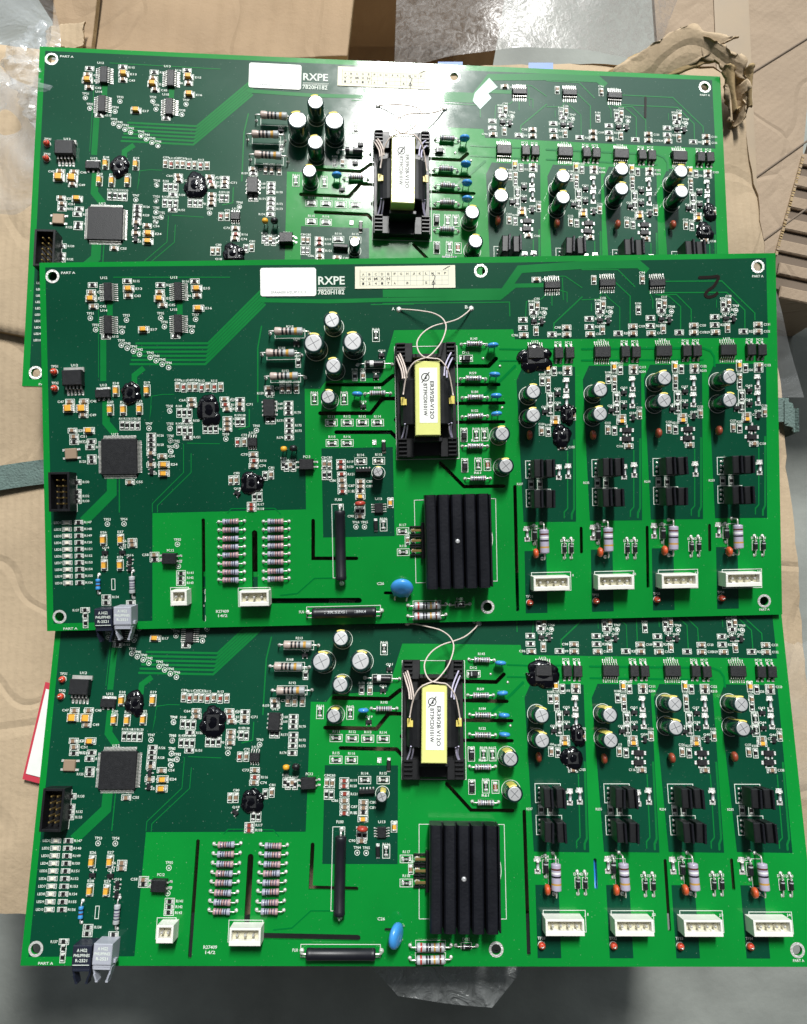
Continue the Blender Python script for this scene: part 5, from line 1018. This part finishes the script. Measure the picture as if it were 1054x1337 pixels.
# box at the right
rx = bpy.data.objects.new('cardboard_box', None); COL.objects.link(rx); tag(rx, 'worn cardboard box with diagonal fold lines beside the right edge', 'cardboard box', group='cardboard boxes')
X_ = L_BG['rightbox']; mb = MB(); P5 = [Vector(p) for p in X_]; P5 = dens(P5, .012)
mb.add([(p.x, p.y, .17) for p in P5]+[(p.x, p.y, .166) for p in P5], [tuple(range(len(P5)))[::-1], tuple(len(P5)+i for i in range(len(P5)))]+[(i, (i+1) % len(P5), len(P5)+(i+1) % len(P5), len(P5)+i) for i in range(len(P5))], 'card3'); link('box_flap', mb, rx)
wl = MB(); wl.box(0, 0, 0, .012, .19, .164, 'card3'); w_ = link('box_wall', wl, rx); w_.location = (X_[2][0]-.035, X_[2][1]-.02, .001)
for i, (x0, y0, x1, y1) in enumerate([(.187, .181, .262, .236), (.193, .140, .226, .166), (.19, .226, .262, .278), (.195, .300, .265, .345)]):
    d = Vector((x1-x0, y1-y0)); nn = Vector((-d.y, d.x)).normalized()*.0005; g = MB()
    g.add([(x0-nn.x, y0-nn.y, .1704), (x1-nn.x, y1-nn.y, .1704), (x1, y1, .1709), (x0, y0, .1709), (x1+nn.x*1.6, y1+nn.y*1.6, .1704), (x0+nn.x*1.6, y0+nn.y*1.6, .1704)], [(0, 1, 2, 3), (3, 2, 4, 5)], 'corr'); link('fold_line', g, rx)
# tape strip on that box
g = MB(); g.box(.2075, .30, .1703, .022, .17, .0006, 'oldtape'); link('paper_tape', g, rx)
# fluted edge
fe = MB(); a, b = Vector(X_[3]), Vector(X_[4]); k = 80
for i in range(k):
    p = a+(b-a)*(i/k); fe.box(p.x, p.y, .166, .0016, .0009, .0050+.0008*rr.random(), 'card3' if i % 2 else 'cardedge', rot=-.3)
link('fluted_edge', fe, rx)
S_ = L_BG['stripe']; st = MB(); P6 = [Vector(p) for p in S_]
st.add([(p.x, p.y, .12) for p in P6]+[(p.x, p.y, .115) for p in P6], [tuple(range(len(P6)))[::-1], tuple(len(P6)+i for i in range(len(P6)))]+[(i, (i+1) % len(P6), len(P6)+(i+1) % len(P6), len(P6)+i) for i in range(len(P6))], 'corr')
y0 = min(p.y for p in P6); y1 = max(p.y for p in P6)
for i in range(7):
    yy = y0+.012+i*.0165; st.box(.292, yy, .1206, .075, .0085, .0022, 'card3', .0008, rot=-.22)
so = tag(link('corrugated_pad', st), 'striped corrugated cardboard pad low down at the right edge', 'cardboard pad')
lg = MB(); lg.box(.30, (y0+y1)/2+.01, .0, .06, .09, .114, 'card3'); link('pad_support', lg, so)
# plastic
def film(name, P, z, seed, k, label, cat, amp=.004, fr=(6, 13, 29), nx=60, ny=60, jag=.003):
    return tag(link(name, bumpy(P, z, seed, nx, ny, amp, fr, k=k, jag=jag)), label, cat)
B_ = L_BG['bag']; film('plastic_bag', [B_[0], B_[1], B_[2], B_[3]], lambda u, v: .202+.02*math.sin(u*3), 31, 'bag', 'shiny grey translucent plastic bag behind the rear board', 'plastic bag', .0013)
F_ = L_BG['film']; film('plastic_film', [F_[0], F_[1], F_[4], F_[6]], lambda u, v: .272-.01*v, 41, 'film', 'crumpled clear plastic film bunched at the upper left beside the rear board', 'plastic film', .006, (8, 17, 33), 80, 80)
crm = crumple('plastic_film', [(-.172, .262, .275), (-.176, .235, .284), (-.166, .215, .282), (-.168, .185, .27)], .011, 77, None, 'film', 18, .8); tag(crm, 'twisted knot of clear plastic against the rear board left edge', 'plastic film')
F2 = L_BG['filmlow']; film('plastic_film', [F2[0], F2[1], (F2[3][0]+.004, F2[3][1]), F2[4]], .262, 51, 'filmgrey', 'clear plastic corner sticking out under the front board', 'plastic film', .003, (10, 21), 40, 30)
film('plastic_film', [(.158, .150), (.176, .150), (.190, .085), (.162, .085)], .2615, 61, 'filmsoft', 'thin clear film stuck on the cardboard right of the rear board', 'plastic film', .0008, (10, 21, 35), 40, 60, .0008)
film('plastic_film', [(.165, -.03), (.215, -.03), (.225, -.10), (.170, -.10)], .2615, 63, 'filmsoft', 'thin clear film on the cardboard right of the front board', 'plastic film', .0010, (10, 21, 35), 40, 40, .001)
# a thin blue stick under the front board, seen through one of its slots
F = pose(2); X0, Y0 = B2((231.8, 117.0)); X1, Y1 = B2((232.0, 131.5))
bp_ = MB(); a_ = F @ Vector((X0*.001, Y0*.001, -.0031)); b_ = F @ Vector((X1*.001, Y1*.001, -.0031)); bp_.tube([a_, a_*.5+b_*.5, b_], .0012, 'bluepen', 12)
tag(link('blue_stick', bp_), 'thin blue plastic stick under the front board, seen through a slot', 'stick')
